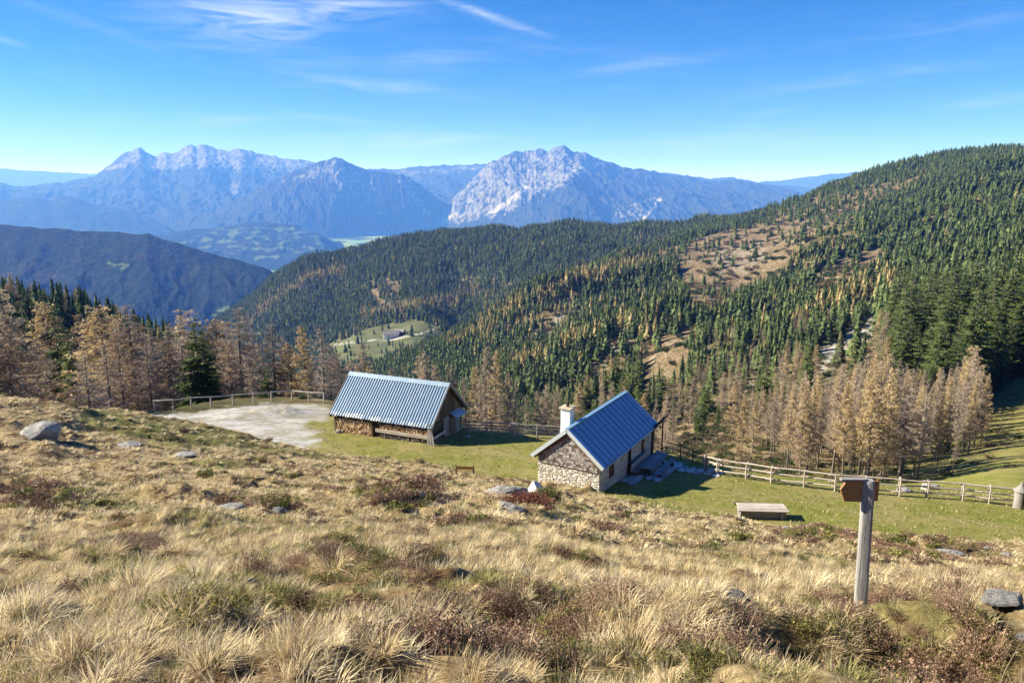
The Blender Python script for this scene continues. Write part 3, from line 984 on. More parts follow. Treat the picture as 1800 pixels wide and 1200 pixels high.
SPR = [(spruce_crown(20, 3.6 + .5 * k, 1.0, 20 + k, M_spruce), trunk_mesh('spruce_trunk', 19.6, .28, seed=k, bend=.05)) for k in range(4)]
_leafs = {'B': lambda t: .04, 'T': lambda t: .28 + .35 * t, 'O': lambda t: .35 + .75 * t, 'R': lambda t: .38}
LAR = {}
for kk, mm in (('B', M_larch_tan), ('T', M_larch_tan), ('O', M_larch_gold), ('R', M_larch_rust)):
    LAR[kk] = [(larch_crown(16, (3.4, 2.9, 3.8)[v], 50 + v + 10 * ord(kk), _leafs[kk], 5200, (.12, .20, .28)[v]).mesh('larch_crown', [M_larch_twig, mm]),
                trunk_mesh('larch_trunk', 15.9, .2, seed=v + 30, bend=.18)) for v in range(3)]

_tree_base = {}


def plant_tree(kind, x, y, h, wid, label, cat, group):
    k = (kind, int(rng.integers(4 if kind == 'S' else 3)))
    src = SPR[k[1]] if kind == 'S' else LAR[kind][k[1]]
    nm = 'spruce_tree' if kind == 'S' else 'larch_tree'
    if k not in _tree_base:
        root = empty(nm, (0, 0, 0))
        parts = [link_mesh('crown', src[0], root), link_mesh('trunk', src[1], root)]
        _tree_base[k] = (root, parts)
    else:
        r0, p0 = _tree_base[k]
        root = r0.copy()
        COL.objects.link(root)
        for p in p0:
            c = p.copy()
            COL.objects.link(c)
            c.parent = root
    ref = 20.0 if kind == 'S' else 16.0
    root.location = (x, y, gz(x, y) - .15)
    root.rotation_euler = (rng.normal(0, .012), rng.normal(0, .012), rng.uniform(0, 6.28))
    s = h / ref
    root.scale = (s * wid, s * wid, s)
    tag(root, label, cat, group)
    return root


def tree_at(px, ptop, y, kind, label, group=None, wid=1.0, cat=None):
    zt = slope(ptop) * y
    x = col_x(px, y, zt - 8)
    h = zt - gz(x, y)
    h = min(max(h, 5.0), 27.0)
    x = col_x(px, y, zt - h / 2)
    return plant_tree(kind, x, y, h, wid, label, cat or ('spruce' if kind == 'S' else 'larch'), group)


# -- single larches and spruces standing just below the level ground
G_L = 'larches along the lower edge of the yard'
LB = 'brown larch with thin autumn needles in the dense row left of the grey barn'
LT = LB
left_trees = [
    (8, 508, 70, 'T', 'tall tan larch at the left picture edge above the grassy crest', None, 1.25), (-22, 520, 66, 'T', LT, G_L, 1.2), (36, 562, 74, 'B', LB, G_L, 1.2),
    (56, 528, 105, 'S', 'slim green spruce among larches near the left picture edge', None, .8), (92, 530, 110, 'O', 'small golden larch peeping up between two slim spruces', None, 1.1),
    (108, 532, 96, 'S', 'green spruce right of the small golden larch at the left', None, .9), (132, 572, 92, 'S', 'short green spruce in front of the tan larches on the left', None, 1.0),
    (72, 600, 78, 'B', LB, G_L, 1.3), (92, 625, 84, 'S', 'low dark spruce buried among bare larches on the left', None, 1.3), (22, 610, 68, 'B', LB, G_L, 1.3),
    (160, 548, 112, 'T', LT, G_L, 1.2), (184, 535, 86, 'O', 'big rusty orange larch, brightest of the left row', None, 1.45), (207, 552, 92, 'O', 'smaller orange larch touching the big rusty orange one', None, 1.2),
    (152, 622, 64, 'B', 'short bare larch in front, right behind the grassy crest', None, 1.5), (236, 530, 88, 'B', 'tall bare larch rising right of the rusty orange larch', None, 1.1),
    (216, 565, 80, 'B', LB, G_L, 1.1), (252, 565, 96, 'B', LB, G_L, 1.2), (277, 570, 100, 'B', LB, G_L, 1.2), (268, 602, 78, 'B', LB, G_L, 1.1), (190, 600, 76, 'B', LB, G_L, 1.3),
    (310, 565, 96, 'B', LB, G_L, 1.2), (332, 540, 112, 'T', 'pale tan larch rising behind the big dark spruce', None, 1.3),
    (345, 556, 75, 'S', 'big dark green spruce behind the yard railing', None, 1.15), (364, 572, 79, 'S', 'narrower dark spruce growing against the big one behind the railing', None, .9),
    (382, 560, 112, 'O', 'orange topped larch just right of the dark spruces', None, 1.2), (300, 592, 84, 'B', LB, G_L, 1.1), (325, 600, 90, 'B', LB, G_L, 1.1),
    (402, 562, 96, 'B', LB, G_L, 1.1), (424, 536, 82, 'B', 'tallest bare larch with pale branches behind the gravel heap', None, 1.25), (442, 562, 88, 'B', LB, G_L, 1.1),
    (408, 596, 78, 'B', LB, G_L, 1.1), (460, 600, 84, 'B', LB, G_L, 1.1), (481, 565, 84, 'B', 'bare pointed larch midway between the gravel heap and the rail bend', None, 1.0), (500, 602, 92, 'T', LT, G_L, 1.1),
    (536, 570, 80, 'O', 'slender golden yellow larch left of the grey barn', None, .85), (512, 600, 84, 'O', 'low rusty larch left of the slender golden one', None, 1.1), (566, 566, 76, 'B', 'tall bare larch standing just left of the grey barn roof', None, 1.0),
    (580, 602, 82, 'B', LB, G_L, 1.0), (596, 615, 88, 'T', LT, G_L, 1.1), (550, 620, 84, 'B', LB, G_L, 1.0), (-60, 530, 64, 'B', LB, G_L, 1.2), (470, 640, 80, 'S', 'low dark spruce under the bare larches behind the rail', None, 1.2)]
LB2 = 'thin larch with few needles among those showing above the barn roof and fence'
G2 = 'larches below the fence between the huts'
for px, top, y, k in [(618, 628, 95, 'T'), (640, 600, 92, 'T'), (655, 640, 100, 'O'), (735, 622, 105, 'T'), (751, 614, 100, 'T'), (770, 640, 112, 'T'),
                      (792, 636, 100, 'T'), (856, 604, 92, 'T'), (872, 616, 96, 'O'), (834, 640, 98, 'O'), (891, 652, 98, 'B'), (906, 668, 92, 'B'), (925, 690, 100, 'B'), (945, 684, 96, 'T'),
                      (960, 672, 92, 'T'), (976, 690, 98, 'T'), (715, 640, 110, 'B'), (690, 640, 108, 'B'), (820, 660, 90, 'B'), (846, 660, 88, 'B'), (880, 690, 86, 'B'),
                      (1170, 690, 118, 'T'), (1182, 712, 108, 'B'), (1130, 690, 150, 'O'), (1150, 700, 140, 'B')]:
    left_trees.append((px, top, y, k, LB2, G2, .95))
for px, top, y, k, lab, grp, wd in left_trees:
    if grp == G_L and k in 'TB' and (k == 'T' or px % 3 != 1):
        k = 'R'
    tree_at(px, top, y, k, lab, grp, wd * (1.3 if px < 600 and k != 'S' else 1))

# -- the larch grove below the split rail fence
TOPX = [1260, 1290, 1330, 1400, 1450, 1500, 1560, 1600, 1640, 1660, 1700, 1725, 1760]
TOPY = [735, 690, 672, 650, 632, 612, 612, 630, 630, 640, 606, 635, 690]
G3 = 'larches of the grove below the rail fence'
gl = {'B': 'bare grey larch low in the grove below the split rail fence', 'T': 'tan larch in the grove below the split rail fence', 'O': 'golden topped larch in the grove below the split rail fence'}
tree_at(1703, 604, 112, 'O', 'tallest golden larch at the right end of the grove', None, 1.3)
tree_at(1668, 668, 100, 'S', 'narrow green spruce inside the right end of the larch grove', None, .75)
tree_at(1590, 690, 78, 'B', 'wide bare larch with pale spreading boughs at the front of the grove', None, 1.6)
tree_at(1650, 760, 78, 'B', 'thin small larch standing on the meadow right of the signpost', None, .8)
tree_at(1677, 765, 76, 'B', 'last thin small larch on the meadow right of the signpost', None, .6)
k = 0
gp = []
while k < 182:
    px = rng.uniform(1268, 1735)
    y = rng.uniform(72, 150)
    if any(abs(px - a) < 5 and abs(y - b) < 3.5 for a, b in gp) or (px > 1630 and y < 92) or (px < 1300 and y > 125):
        continue
    x = col_x(px, y, -36)
    zt = gz(x, y) + rng.uniform(8.5, 19)
    _, top = to_px(x, y, zt)
    if top < np.interp(px, TOPX, TOPY) + rng.uniform(0, 12):
        continue
    hi = sstep(120, 20, top - np.interp(px, TOPX, TOPY))
    kd = 'O' if rng.uniform() < .03 + .4 * hi else ('T' if rng.uniform() < .35 else 'B')
    tree_at(px, float(top), y, kd, gl[kd], G3, rng.uniform(.6, .9))
    gp.append((px, y))
    k += 1


# ------------------------------------------------------------------ scatter: one object, instanced copies
def scatter(name, P, rot, scl, idx, meshes, mat_keep=None):
    me = bpy.data.meshes.new(name)
    me.vertices.add(len(P))
    me.vertices.foreach_set('co', np.asarray(P, np.float32).ravel())
    a = me.attributes.new('rot', 'FLOAT_VECTOR', 'POINT')
    a.data.foreach_set('vector', np.asarray(rot, np.float32).ravel())
    a = me.attributes.new('scl', 'FLOAT_VECTOR', 'POINT')
    a.data.foreach_set('vector', np.asarray(scl, np.float32).ravel())
    a = me.attributes.new('idx', 'INT', 'POINT')
    a.data.foreach_set('value', np.asarray(idx, np.int32))
    o = link_mesh(name, me)
    c = bpy.data.collections.new(name + '_kinds')
    for i, m in enumerate(meshes):
        c.objects.link(bpy.data.objects.new(f'{name}_kind_{chr(97 + i)}', m))
    t = bpy.data.node_groups.new(name, 'GeometryNodeTree')
    t.interface.new_socket('Geometry', in_out='INPUT', socket_type='NodeSocketGeometry')
    t.interface.new_socket('Geometry', in_out='OUTPUT', socket_type='NodeSocketGeometry')
    gi, go = t.nodes.new('NodeGroupInput'), t.nodes.new('NodeGroupOutput')
    mp = t.nodes.new('GeometryNodeMeshToPoints')
    ci = t.nodes.new('GeometryNodeCollectionInfo')
    ci.inputs['Collection'].default_value = c
    ci.inputs['Separate Children'].default_value = True
    ci.inputs['Reset Children'].default_value = True
    ip = t.nodes.new('GeometryNodeInstanceOnPoints')
    ip.inputs['Pick Instance'].default_value = True

    def attr(nm, ty):
        q = t.nodes.new('GeometryNodeInputNamedAttribute')
        q.data_type = ty
        q.inputs['Name'].default_value = nm
        return q.outputs[0]
    L = t.links.new
    L(gi.outputs[0], mp.inputs[0])
    L(mp.outputs[0], ip.inputs['Points'])
    L(ci.outputs[0], ip.inputs['Instance'])
    L(attr('idx', 'INT'), ip.inputs['Instance Index'])
    L(attr('rot', 'FLOAT_VECTOR'), ip.inputs['Rotation'])
    L(attr('scl', 'FLOAT_VECTOR'), ip.inputs['Scale'])
    L(ip.outputs[0], go.inputs[0])
    md = o.modifiers.new('scatter', 'NODES')
    md.node_group = t
    return tag(o, kind='stuff')


# -- forest over the slopes
S_run = Z2 / np.maximum(Y2, 1)
S_max = np.maximum.accumulate(np.where(Y2 > 3, S_run, -9), axis=0)


def visible(x, y, z, h):
    i = np.clip(np.searchsorted(GY, y) - 2, 0, len(GY) - 1)
    j = np.clip(np.searchsorted(GW, x / (y + 8)), 0, len(GW) - 1)
    return (z + h) / y > S_max[i, j] - .002


def forest_points():
    out = []
    for y0, y1, sp in ((96, 250, 5.2), (250, 500, 4.9), (500, 1000, 4.9), (1000, 1700, 5.4), (1700, 2450, 6.3)):
        hw = y1 * .92
        nx, ny = int(2 * hw / sp), int((y1 - y0) / sp)
        gx, gy = np.meshgrid(np.linspace(-hw, hw, nx), np.linspace(y0, y1, ny))
        gx = gx.ravel() + rng.uniform(-.55, .55, gx.size) * sp
        gy = gy.ravel() + rng.uniform(-.5, .5, gy.size) * sp
        k = np.abs(gx) < gy * .80 + 20
        out.append(np.stack([gx[k], gy[k]], -1))
    P = np.concatenate(out)
    x, y = P.T
    z = ground_z(x, y)
    h = (9 + 15 * rng.uniform(0, 1, len(x)) ** .7) * (.72 + .38 * sstep(-.3, .4, fbm(x / 70, y / 70, 2))) * (1 - .24 * sstep(260, 420, y) + .12 * sstep(1300, 1700, y))
    qx, _ = to_px(x, y, z)
    h = np.where((qx > 1540) & (y < 520), h * 1.3, h)
    v = visible(x, y, z, h)
    x, y, z, h = x[v], y[v], z[v], h[v]
    px, py = to_px(x, y, z)
    bare, mead, cliff, alp = zones(x, y, z)
    b2, m2, c2, a2 = zones(x, y, z + h * .6)
    bare, cliff = np.maximum(bare, b2), np.maximum(cliff, c2)
    thin = sstep(.12, .45, fbm(x / 60 + 7, y / 45, 3)) * np.where((px > 820) & (px < 1480) & (y < 1150), .7, .3)
    keep = rng.uniform(size=len(x)) > np.maximum.reduce([bare * .96, mead * .97, cliff * 1.05, alp * 1.05, thin])
    # no wood on the near left flats, in the grove or in the open ground behind the huts
    keep &= ~((y < 150) & (px < 1240) & (px > -200))
    keep &= ~((y < 140) & (px > 1240) & (px < 1790))
    keep &= ~((px < 620) & (y > 150) & (y < 220))
    keep &= ~((y < 330) & (px > 1120) & (px < 1570) & (rng.uniform(size=len(x)) < .5))
    return x[keep], y[keep], z[keep], h[keep], px[keep], py[keep], bare[keep]


fx, fy, fz, fh, fpx, fpy, fbare = forest_points()
gold_p = .02 + .22 * sstep(.05, .5, fbm(fx / 120 + 2, fy / 120, 3)) * ((fpx > 850) | (fpx < 760)) * sstep(2300, 1200, fy)
gold_p += .16 * sstep(560, 700, fpy) * (fpx > 1130) * (fpx < 1580) * (fy < 420) * (fy > 120)
gold_p += .16 * sstep(480, 560, fpy) * sstep(-.2, .3, perlin(fx / 60, fy / 60)) * (fpx > 850) * (fpx < 1400)
gold_p = np.where((fy < 330) & (fpx > 1120) & (fpx < 1570), .8, gold_p)
gold_p = np.where((fpx < 400) & (fy < 600), .12, gold_p)
gold_p = np.where((fpx > 1560) & (fpy < 640), .01, gold_p)
for line, wd_ in (([(850, 560), (930, 520), (1010, 485), (1090, 462), (1140, 450)], 13), ([(790, 596), (880, 572), (960, 548), (1010, 520)], 10),
                  ([(900, 640), (960, 612), (1030, 588), (1100, 560)], 9), ([(1150, 720), (1240, 665), (1330, 612), (1420, 565), (1500, 520), (1560, 500)], 20),
                  ([(1090, 700), (1150, 660), (1210, 620), (1290, 580)], 10), ([(430, 560), (480, 520), (540, 480), (600, 465)], 9), ([(640, 540), (720, 530), (800, 520), (840, 500)], 10)):
    gold_p = np.maximum(gold_p, .75 * np.exp(-(seg_dist(fpx, fpy - 12, line) / wd_) ** 2))
gold = rng.uniform(size=len(fx)) < gold_p
fh = np.where((fy < 420) & (fpx > 1120), np.where(gold, fh * .66, np.where(fpx < 1540, fh * .85, fh)), fh)
# a few burnt orange trees stand on the cut-over ground too
print('forest', len(fx), gold.sum())
near = np.nonzero((fy < 520) & (fpx > -60) & (fpx < 1860))[0]
order = near[np.argsort(-(fh[near] / fy[near]))]
sp_i = [i for i in order if not gold[i]][:292]
lr_left = 296 - len(left_trees) - 187
lr_i = [i for i in order if gold[i]][:lr_left]
single = np.zeros(len(fx), bool)
for i in sp_i:
    single[i] = True
    if fpx[i] < 420:
        lab, grp = 'dark spruce on the shaded wooded shoulder at the left', 'spruces on the left wooded shoulder'
    elif fpx[i] < 1240:
        lab, grp = 'green spruce on the slope below and behind the two huts', 'spruces on the slope behind the huts'
    else:
        lab, grp = 'dark green spruce of the dense wood on the right hand slope', 'spruces of the right hand wood'
    plant_tree('S', fx[i], fy[i], fh[i] * 1.08, rng.uniform(.8, 1.15), lab, 'spruce', grp)
for i in lr_i:
    single[i] = True
    lft = fpx[i] < 620
    plant_tree(rng.choice(['O', 'O', 'T']), fx[i], fy[i], fh[i], rng.uniform(.8, 1.1),
               'autumn larch scattered in the left woods' if lft else 'autumn larch scattered among spruces on the slope above the grove', 'larch',
               'larches in the left woods' if lft else 'larches scattered on the slope')
r = ~single
n_ = int(r.sum())
kinds = [far_conifer(20, 4.0, 91, M_spruce_far, 17, 10, .05), far_conifer(20, 4.0, 92, M_spruce_far, 15, 11, .05)] + \
        [far_conifer(20, 4.5 + .5 * k, 70 + k, M_spruce_far, 9, 8) for k in range(3)] + \
        [larch_crown(20, 3.6, 95, _leafs['O'], 700).mesh('larch_mid', [M_larch_twig, M_larch_gold])] + [far_conifer(18.5, 3.9, 80 + k, M_larch_far, 7, 7, .2) for k in range(2)] + [spruce_crown(20, 3.9, .7, 98, M_spruce)]
idx = np.where(gold[r], np.where(fy[r] < 420, 5, rng.integers(6, 8, n_)), np.where(fy[r] < 420, rng.integers(0, 2, n_), rng.integers(2, 5, n_)))
idx = np.where((fy[r] < 230) & ~gold[r], 8, idx)
s = fh[r] / 20
ws = s * rng.uniform(.8, 1.15, n_) * np.where(gold[r], .9, 1)
scatter('forest', np.stack([fx[r], fy[r], fz[r] - .3], -1), np.stack([rng.normal(0, .02, n_), rng.normal(0, .02, n_), rng.uniform(0, 6.28, n_)], -1),
        np.stack([ws, ws, s], -1), idx, kinds)
# -- low scrub, stumps and young growth on the cut-over ground and beyond the fence


# ------------------------------------------------------------------ solid builder
class MB:
    def __init__(self):
        self.v, self.f, self.m = [], [], []

    def add(self, vs, fs, mi=0):
        k = len(self.v)
        self.v += [tuple(map(float, p)) for p in vs]
        self.f += [tuple(i + k for i in f) for f in fs]
        self.m += [mi] * len(fs)
        return self

    def hexa(self, p, mi=0):
        """8 corners: bottom ring 0-3, top ring 4-7"""
        return self.add(p, [(0, 3, 2, 1), (4, 5, 6, 7), (0, 1, 5, 4), (1, 2, 6, 5), (2, 3, 7, 6), (3, 0, 4, 7)], mi)

    def box(self, x0, x1, y0, y1, z0, z1, mi=0, j=0.0):
        p = [(x0, y0, z0), (x1, y0, z0), (x1, y1, z0), (x0, y1, z0), (x0, y0, z1), (x1, y0, z1), (x1, y1, z1), (x0, y1, z1)]
        if j:
            p = [tuple(c + random.uniform(-j, j) for c in q) for q in p]
        return self.hexa(p, mi)

    def beam(self, a, b, w, h, mi=0, up=(0, 0, 1), w2=None, h2=None):
        a, b = Vector(a), Vector(b)
        d = (b - a).normalized()
        s = d.cross(Vector(up)).normalized()
        u = s.cross(d)
        w2, h2 = w2 or w, h2 or h
        p = []
        for c, ww_, hh in ((a, w, h), (b, w2, h2)):
            p += [c - s * ww_ / 2 - u * hh / 2, c + s * ww_ / 2 - u * hh / 2, c + s * ww_ / 2 + u * hh / 2, c - s * ww_ / 2 + u * hh / 2]
        return self.add(p, [(0, 1, 2, 3), (7, 6, 5, 4), (0, 4, 5, 1), (1, 5, 6, 2), (2, 6, 7, 3), (3, 7, 4, 0)], mi)

    def rod(self, a, b, r0, r1=None, n=7, mi=0, caps=True, wob=0.0, segs=1):
        a, b = Vector(a), Vector(b)
        r1 = r0 if r1 is None else r1
        d = (b - a).normalized()
        s = d.orthogonal().normalized()
        u = d.cross(s)
        vs = []
        for k in range(segs + 1):
            t = k / segs
            c = a.lerp(b, t) + (s * random.uniform(-wob, wob) + u * random.uniform(-wob, wob) if 0 < k < segs else Vector())
            r = r0 + (r1 - r0) * t
            vs += [c + (s * math.cos(6.2832 * i / n) + u * math.sin(6.2832 * i / n)) * r for i in range(n)]
        fs = [(k * n + i, k * n + (i + 1) % n, (k + 1) * n + (i + 1) % n, (k + 1) * n + i) for k in range(segs) for i in range(n)]
        if caps:
            fs += [tuple(range(n - 1, -1, -1)), tuple(segs * n + i for i in range(n))]
        return self.add(vs, fs, mi)

    def build(self, name, mats, parent=None, smooth=False, bevel=0.0):
        me = bpy.data.meshes.new(name)
        me.from_pydata(self.v, [], self.f)
        for m in (mats if isinstance(mats, (list, tuple)) else [mats]):
            me.materials.append(m)
        me.polygons.foreach_set('material_index', self.m)
        if smooth:
            me.polygons.foreach_set('use_smooth', [True] * len(me.polygons))
        me.update()
        o = link_mesh(name, me, parent)
        if bevel:
            b = o.modifiers.new('bevel', 'BEVEL')
            b.width = bevel
            b.segments = 2
            b.limit_method = 'ANGLE'
        return o


def wood_mat(name, dark, mid, light, axis=0, scale=1.0, rough=.85):
    m, n = material(name)
    p = n('TexCoord').outputs['Object']
    sc_ = [14, 14, 14]
    sc_[axis] = 1.2
    g_ = n.noise(n.mapping(p, scale=tuple(k * scale for k in sc_)), 2.2, 6, .7, .4)
    big = n.noise(p, 1.3 * scale, 4, .6)
    isl = n('NewGeometry').outputs['Random Per Island']
    f = n.math('ADD', n.math('MULTIPLY', g_, .75), n.math('MULTIPLY', isl, .25))
    c = n.ramp(f, [(.3, dark), (.5, mid), (.7, light)])
    c = n.mix(n.ramp(big, [(.4, .35), (.65, 0)]), c, dark)
    finish(n, c, rough, bump=g_, bstr=.5, bdist=.02)
    return m


M_grey = [wood_mat('silvered timber', (.12, .11, .10), (.27, .25, .23), (.44, .42, .39), a) for a in range(3)]
M_pale = [wood_mat('pale peeled rails', (.24, .20, .16), (.46, .40, .34), (.64, .59, .52), a) for a in range(3)]
M_brown = [wood_mat('sun browned timber', (.045, .028, .018), (.13, .085, .055), (.25, .18, .12), a) for a in range(3)]
M_dark = [wood_mat('blackened old logs', (.025, .018, .014), (.07, .052, .04), (.15, .12, .095), a) for a in range(3)]
M_yellow = wood_mat('fresh yellow board', (.30, .17, .05), (.52, .34, .12), (.66, .47, .2), 0)


def metal_mat(name, col, worn, rough=.42, streak=2):
    m, n = material(name)
    p = n('TexCoord').outputs['Object']
    sc_ = [3, 3, 3]
    sc_[streak] = .5
    a = n.noise(n.mapping(p, scale=tuple(sc_)), 2, 6, .7)
    c = n.mix(n.ramp(a, [(.38, 0), (.72, 1)]), col, worn)
    r = n.math('ADD', n.math('MULTIPLY', a, .3), rough - .12)
    b = n('Bump', {'Height': n.noise(p, .9, 3, .5), 'Strength': .12, 'Distance': .1})
    s_ = n('BsdfPrincipled', {'Base Color': c, 'Roughness': r, 'Metallic': .35, 'Specular IOR Level': .5, 'Normal': b})
    n('OutputMaterial', {'Surface': s_})
    return m


M_corr, n = material('blue grey corrugated sheet')
pc = n('TexCoord').outputs['Object']
ac = n.noise(n.mapping(pc, scale=(3, .5, .5)), 2, 6, .7)
cc = n.mix(n.ramp(ac, [(.38, 0), (.72, 1)]), (.19, .29, .39), (.31, .39, .45))
low = n.math('LESS_THAN', n('SeparateXYZ', {0: pc}).outputs[2], n.math('ADD', 1.72, n.math('MULTIPLY', n.noise(n.mapping(pc, scale=(1, 0, 0)), .7, 2, .5), .35)))
cc = n.mix(n.math('MULTIPLY', low, n.ramp(n.noise(n.mapping(pc, scale=(1, .2, .2)), .8, 5, .8), [(.46, 0), (.52, .8)])), cc, (.62, .64, .64))
finish(n, cc, .5, metal=.3, spec=.5, bump=n.noise(pc, .9, 3, .5), bstr=.12, bdist=.1)
metal_mat('blue grey sheet edge', (.20, .31, .42), (.30, .40, .48), .45, 1)
M_seam = metal_mat('blue standing seam sheet', (.18, .35, .52), (.24, .40, .55), .42, 1)
M_verge = metal_mat('pale verge flashing', (.58, .68, .74), (.70, .76, .80), .45)
M_trim = metal_mat('pale blue verge flashing', (.26, .40, .52), (.34, .48, .58), .4)

M_stone, n = material('rubble stone wall')
p_ = n('TexCoord').outputs['Object']
wp = n('VectorMath', {0: p_, 1: n('VectorMath', {0: n.noise(p_, 1.6, 3, .6, out=1), 'Scale': .35}, operation='SCALE').outputs[0]}, operation='ADD').outputs[0]
mp_ = n.mapping(wp, scale=(2.6, 2.6, 6.2))
v1 = n('TexVoronoi', {'Vector': mp_, 'Scale': 1.15}, feature='DISTANCE_TO_EDGE').outputs['Distance']
v2 = n('TexVoronoi', {'Vector': mp_, 'Scale': 1.15}).outputs['Color']
sc1 = n.ramp(n('SeparateColor', {0: v2}).outputs[0], [(.1, (.60, .52, .42)), (.4, (.78, .73, .63)), (.7, (.86, .83, .76)), (.9, (.68, .65, .60))])
sc1 = n.mix(n.ramp(n.noise(p_, 9, 5, .7), [(.35, .4), (.55, 0)]), sc1, (.30, .25, .18))
sc1 = n.mix(n.ramp(n.noise(p_, .8, 4, .6), [(.5, 0), (.7, .6)]), sc1, (.72, .69, .60))
mort = n.ramp(v1, [(.0, 1), (.09, 0)])
sc1 = n.mix(n.math('MULTIPLY', mort, .7), sc1, (.30, .26, .21))
hgt = n.math('ADD', n.ramp(v1, [(0, 0), (.22, 1)]), n.math('MULTIPLY', n.noise(p_, 7, 5, .7), .5))
finish(n, sc1, .93, bump=hgt, bstr=1.0, bdist=.07, spec=.1)

M_rock, n = material('lichened gneiss')
p_ = n('TexCoord').outputs['Object']
a_ = n.noise(p_, 2.0, 8, .72)
b_ = n.noise(n.mapping(p_, rot=(.2, .4, .3), scale=(1, 1, 5)), 2.5, 6, .7)
c_ = n.ramp(a_, [(.3, (.21, .21, .21)), (.5, (.44, .43, .41)), (.68, (.66, .65, .62))])
c_ = n.mix(n.ramp(b_, [(.38, .75), (.5, 0)]), c_, (.10, .095, .09))
c_ = n.mix(n.ramp(n.noise(p_, 5, 5, .7), [(.58, 0), (.68, .6)]), c_, (.24, .25, .11))
finish(n, c_, .9, bump=n.math('ADD', a_, b_), bstr=1.0, bdist=.16, spec=.15)


def shake_material():
    m, n = material('weathered wooden shingles')
    p = n('TexCoord').outputs['Object']
    cmb = n('SeparateXYZ', {0: p})
    v = n('CombineXYZ', {0: cmb.outputs[1], 1: cmb.outputs[2], 2: cmb.outputs[0]}).outputs[0]
    b = n('TexBrick', {'Vector': v, 'Color1': (.30, .27, .25, 1), 'Color2': (.13, .105, .09, 1), 'Mortar': (.02, .016, .012, 1), 'Scale': 1.0, 'Mortar Size': .012,
                       'Bias': .0, 'Brick Width': .14, 'Row Height': .155}, offset=.5)
    c = n.mix(n.ramp(n.noise(p, 3.5, 6, .7), [(.45, 0), (.7, .7)]), b.outputs[0], (.42, .39, .37))
    finish(n, c, .85, bump=b.outputs['Fac'], bstr=-.6, bdist=.03)
    return m


M_shake = shake_material()

# ------------------------------------------------------------------ the stone hut
HO, HA = (5.244, 41.818, -18.1), 1.044
HL, HW_, HE, HR = 9.16, 4.17, 1.82, 3.57
hut = empty('stone_hut', HO, HA)
tag(hut, 'small stone hut with blue metal roof and white chimney', 'hut')
K = (HR - HE) / (HW_ / 2)


def hut_roof_z(y):
    return HR - K * abs(y - HW_ / 2)


# rubble walls with real reveals at the openings of the long wall
m = MB()
SB = 1.22                                        # top of the masonry under the shingled gable
wt = .45
openings = [(1.52, 2.36, .22, 1.12), (4.62, 5.32, -.9, 1.16), (7.15, 7.72, .1, 1.1)]
x0 = 0.0
for a, b, zl, zh in openings:
    m.box(x0, a, 0, wt, -1.6, HE - .02)
    m.box(a, b, 0, wt, -1.6, zl)
    m.box(a, b, 0, wt, zh, HE - .02)
    x0 = b
m.box(x0, HL, 0, wt, -1.6, HE - .02)
m.box(0, HL, HW_ - wt, HW_, -1.4, HE - .02)
m.box(0, wt, wt, HW_ - wt, -1.4, SB)
m.add([(0, 0, SB), (0, 0, SB)], [])
m.box(HL - wt, HL, wt, HW_ - wt, -1.6, HE)
m.add([(HL - wt, wt, HE), (HL, wt, HE), (HL, HW_ - wt, HE), (HL - wt, HW_ - wt, HE), (HL - wt, HW_ / 2, HR - .12), (HL, HW_ / 2, HR - .12)],
      [(1, 2, 5), (0, 4, 3), (0, 1, 5, 4), (2, 3, 4, 5)])
# battered footing stones along the near gable
for i in range(9):
    y = .2 + i * .4
    m.box(-.16 - .1 * random.random(), .02, y, y + .42, -1.0, -.42 + .14 * random.random() + .02 * i, j=.03)
m.build('wall', M_stone, hut)
# shingled gable, set proud of the masonry
m = MB()
gy0, gy1 = .1, HW_ - .1
rows = 15
for side in (0, 1):
    pass
m.add([(-.05, gy0, SB - .06), (-.05, gy1, SB - .06), (-.05, gy1, hut_roof_z(gy1) - .1), (-.05, HW_ / 2, HR - .1), (-.05, gy0, hut_roof_z(gy0) - .1),
       (.1, gy0, SB - .06), (.1, gy1, SB - .06), (.1, gy1, hut_roof_z(gy1) - .1), (.1, HW_ / 2, HR - .1), (.1, gy0, hut_roof_z(gy0) - .1)],
      [(4, 3, 2, 1, 0), (5, 6, 7, 8, 9), (0, 1, 6, 5), (1, 2, 7, 6), (4, 0, 5, 9)])
z = SB - .04
while z < HR - .35:
    half = (HR - .12 - z - .1) / K
    ylo, yhi = max(gy0, HW_ / 2 - half), min(gy1, HW_ / 2 + half)
    y = ylo
    while y < yhi - .03:
        wd = min(random.uniform(.09, .17), yhi - y)
        t0 = random.uniform(.012, .03)
        zt = min(z + .17, hut_roof_z(y + wd / 2) - .1)
        m.hexa([(-.055 - t0 - .015, y + .006, z + random.uniform(-.02, .02)), (-.052, y + .006, z), (-.052, y + wd - .006, z), (-.055 - t0 - .015, y + wd - .006, z + random.uniform(-.02, .02)),
                (-.06, y + .006, zt), (-.052, y + .006, zt), (-.052, y + wd - .006, zt), (-.06, y + wd - .006, zt)], 1)
        y += wd
    z += .15
M_shk, n = material('split wooden shingles')
r_ = n('NewGeometry').outputs['Random Per Island']
c_ = n.ramp(r_, [(0, (.08, .062, .05)), (.35, (.19, .165, .145)), (.7, (.33, .30, .275)), (1, (.50, .47, .44))])
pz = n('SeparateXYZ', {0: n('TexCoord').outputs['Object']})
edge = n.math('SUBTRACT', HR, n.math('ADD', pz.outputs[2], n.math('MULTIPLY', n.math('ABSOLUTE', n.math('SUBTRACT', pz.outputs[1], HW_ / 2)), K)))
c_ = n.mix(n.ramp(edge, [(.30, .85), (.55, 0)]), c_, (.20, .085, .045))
finish(n, c_, .85)
m.build('shingled_gable', [M_shake, M_shk], hut)
# roof: two pitches of standing seam sheet
OE, OG, TH = .34, .23, .07


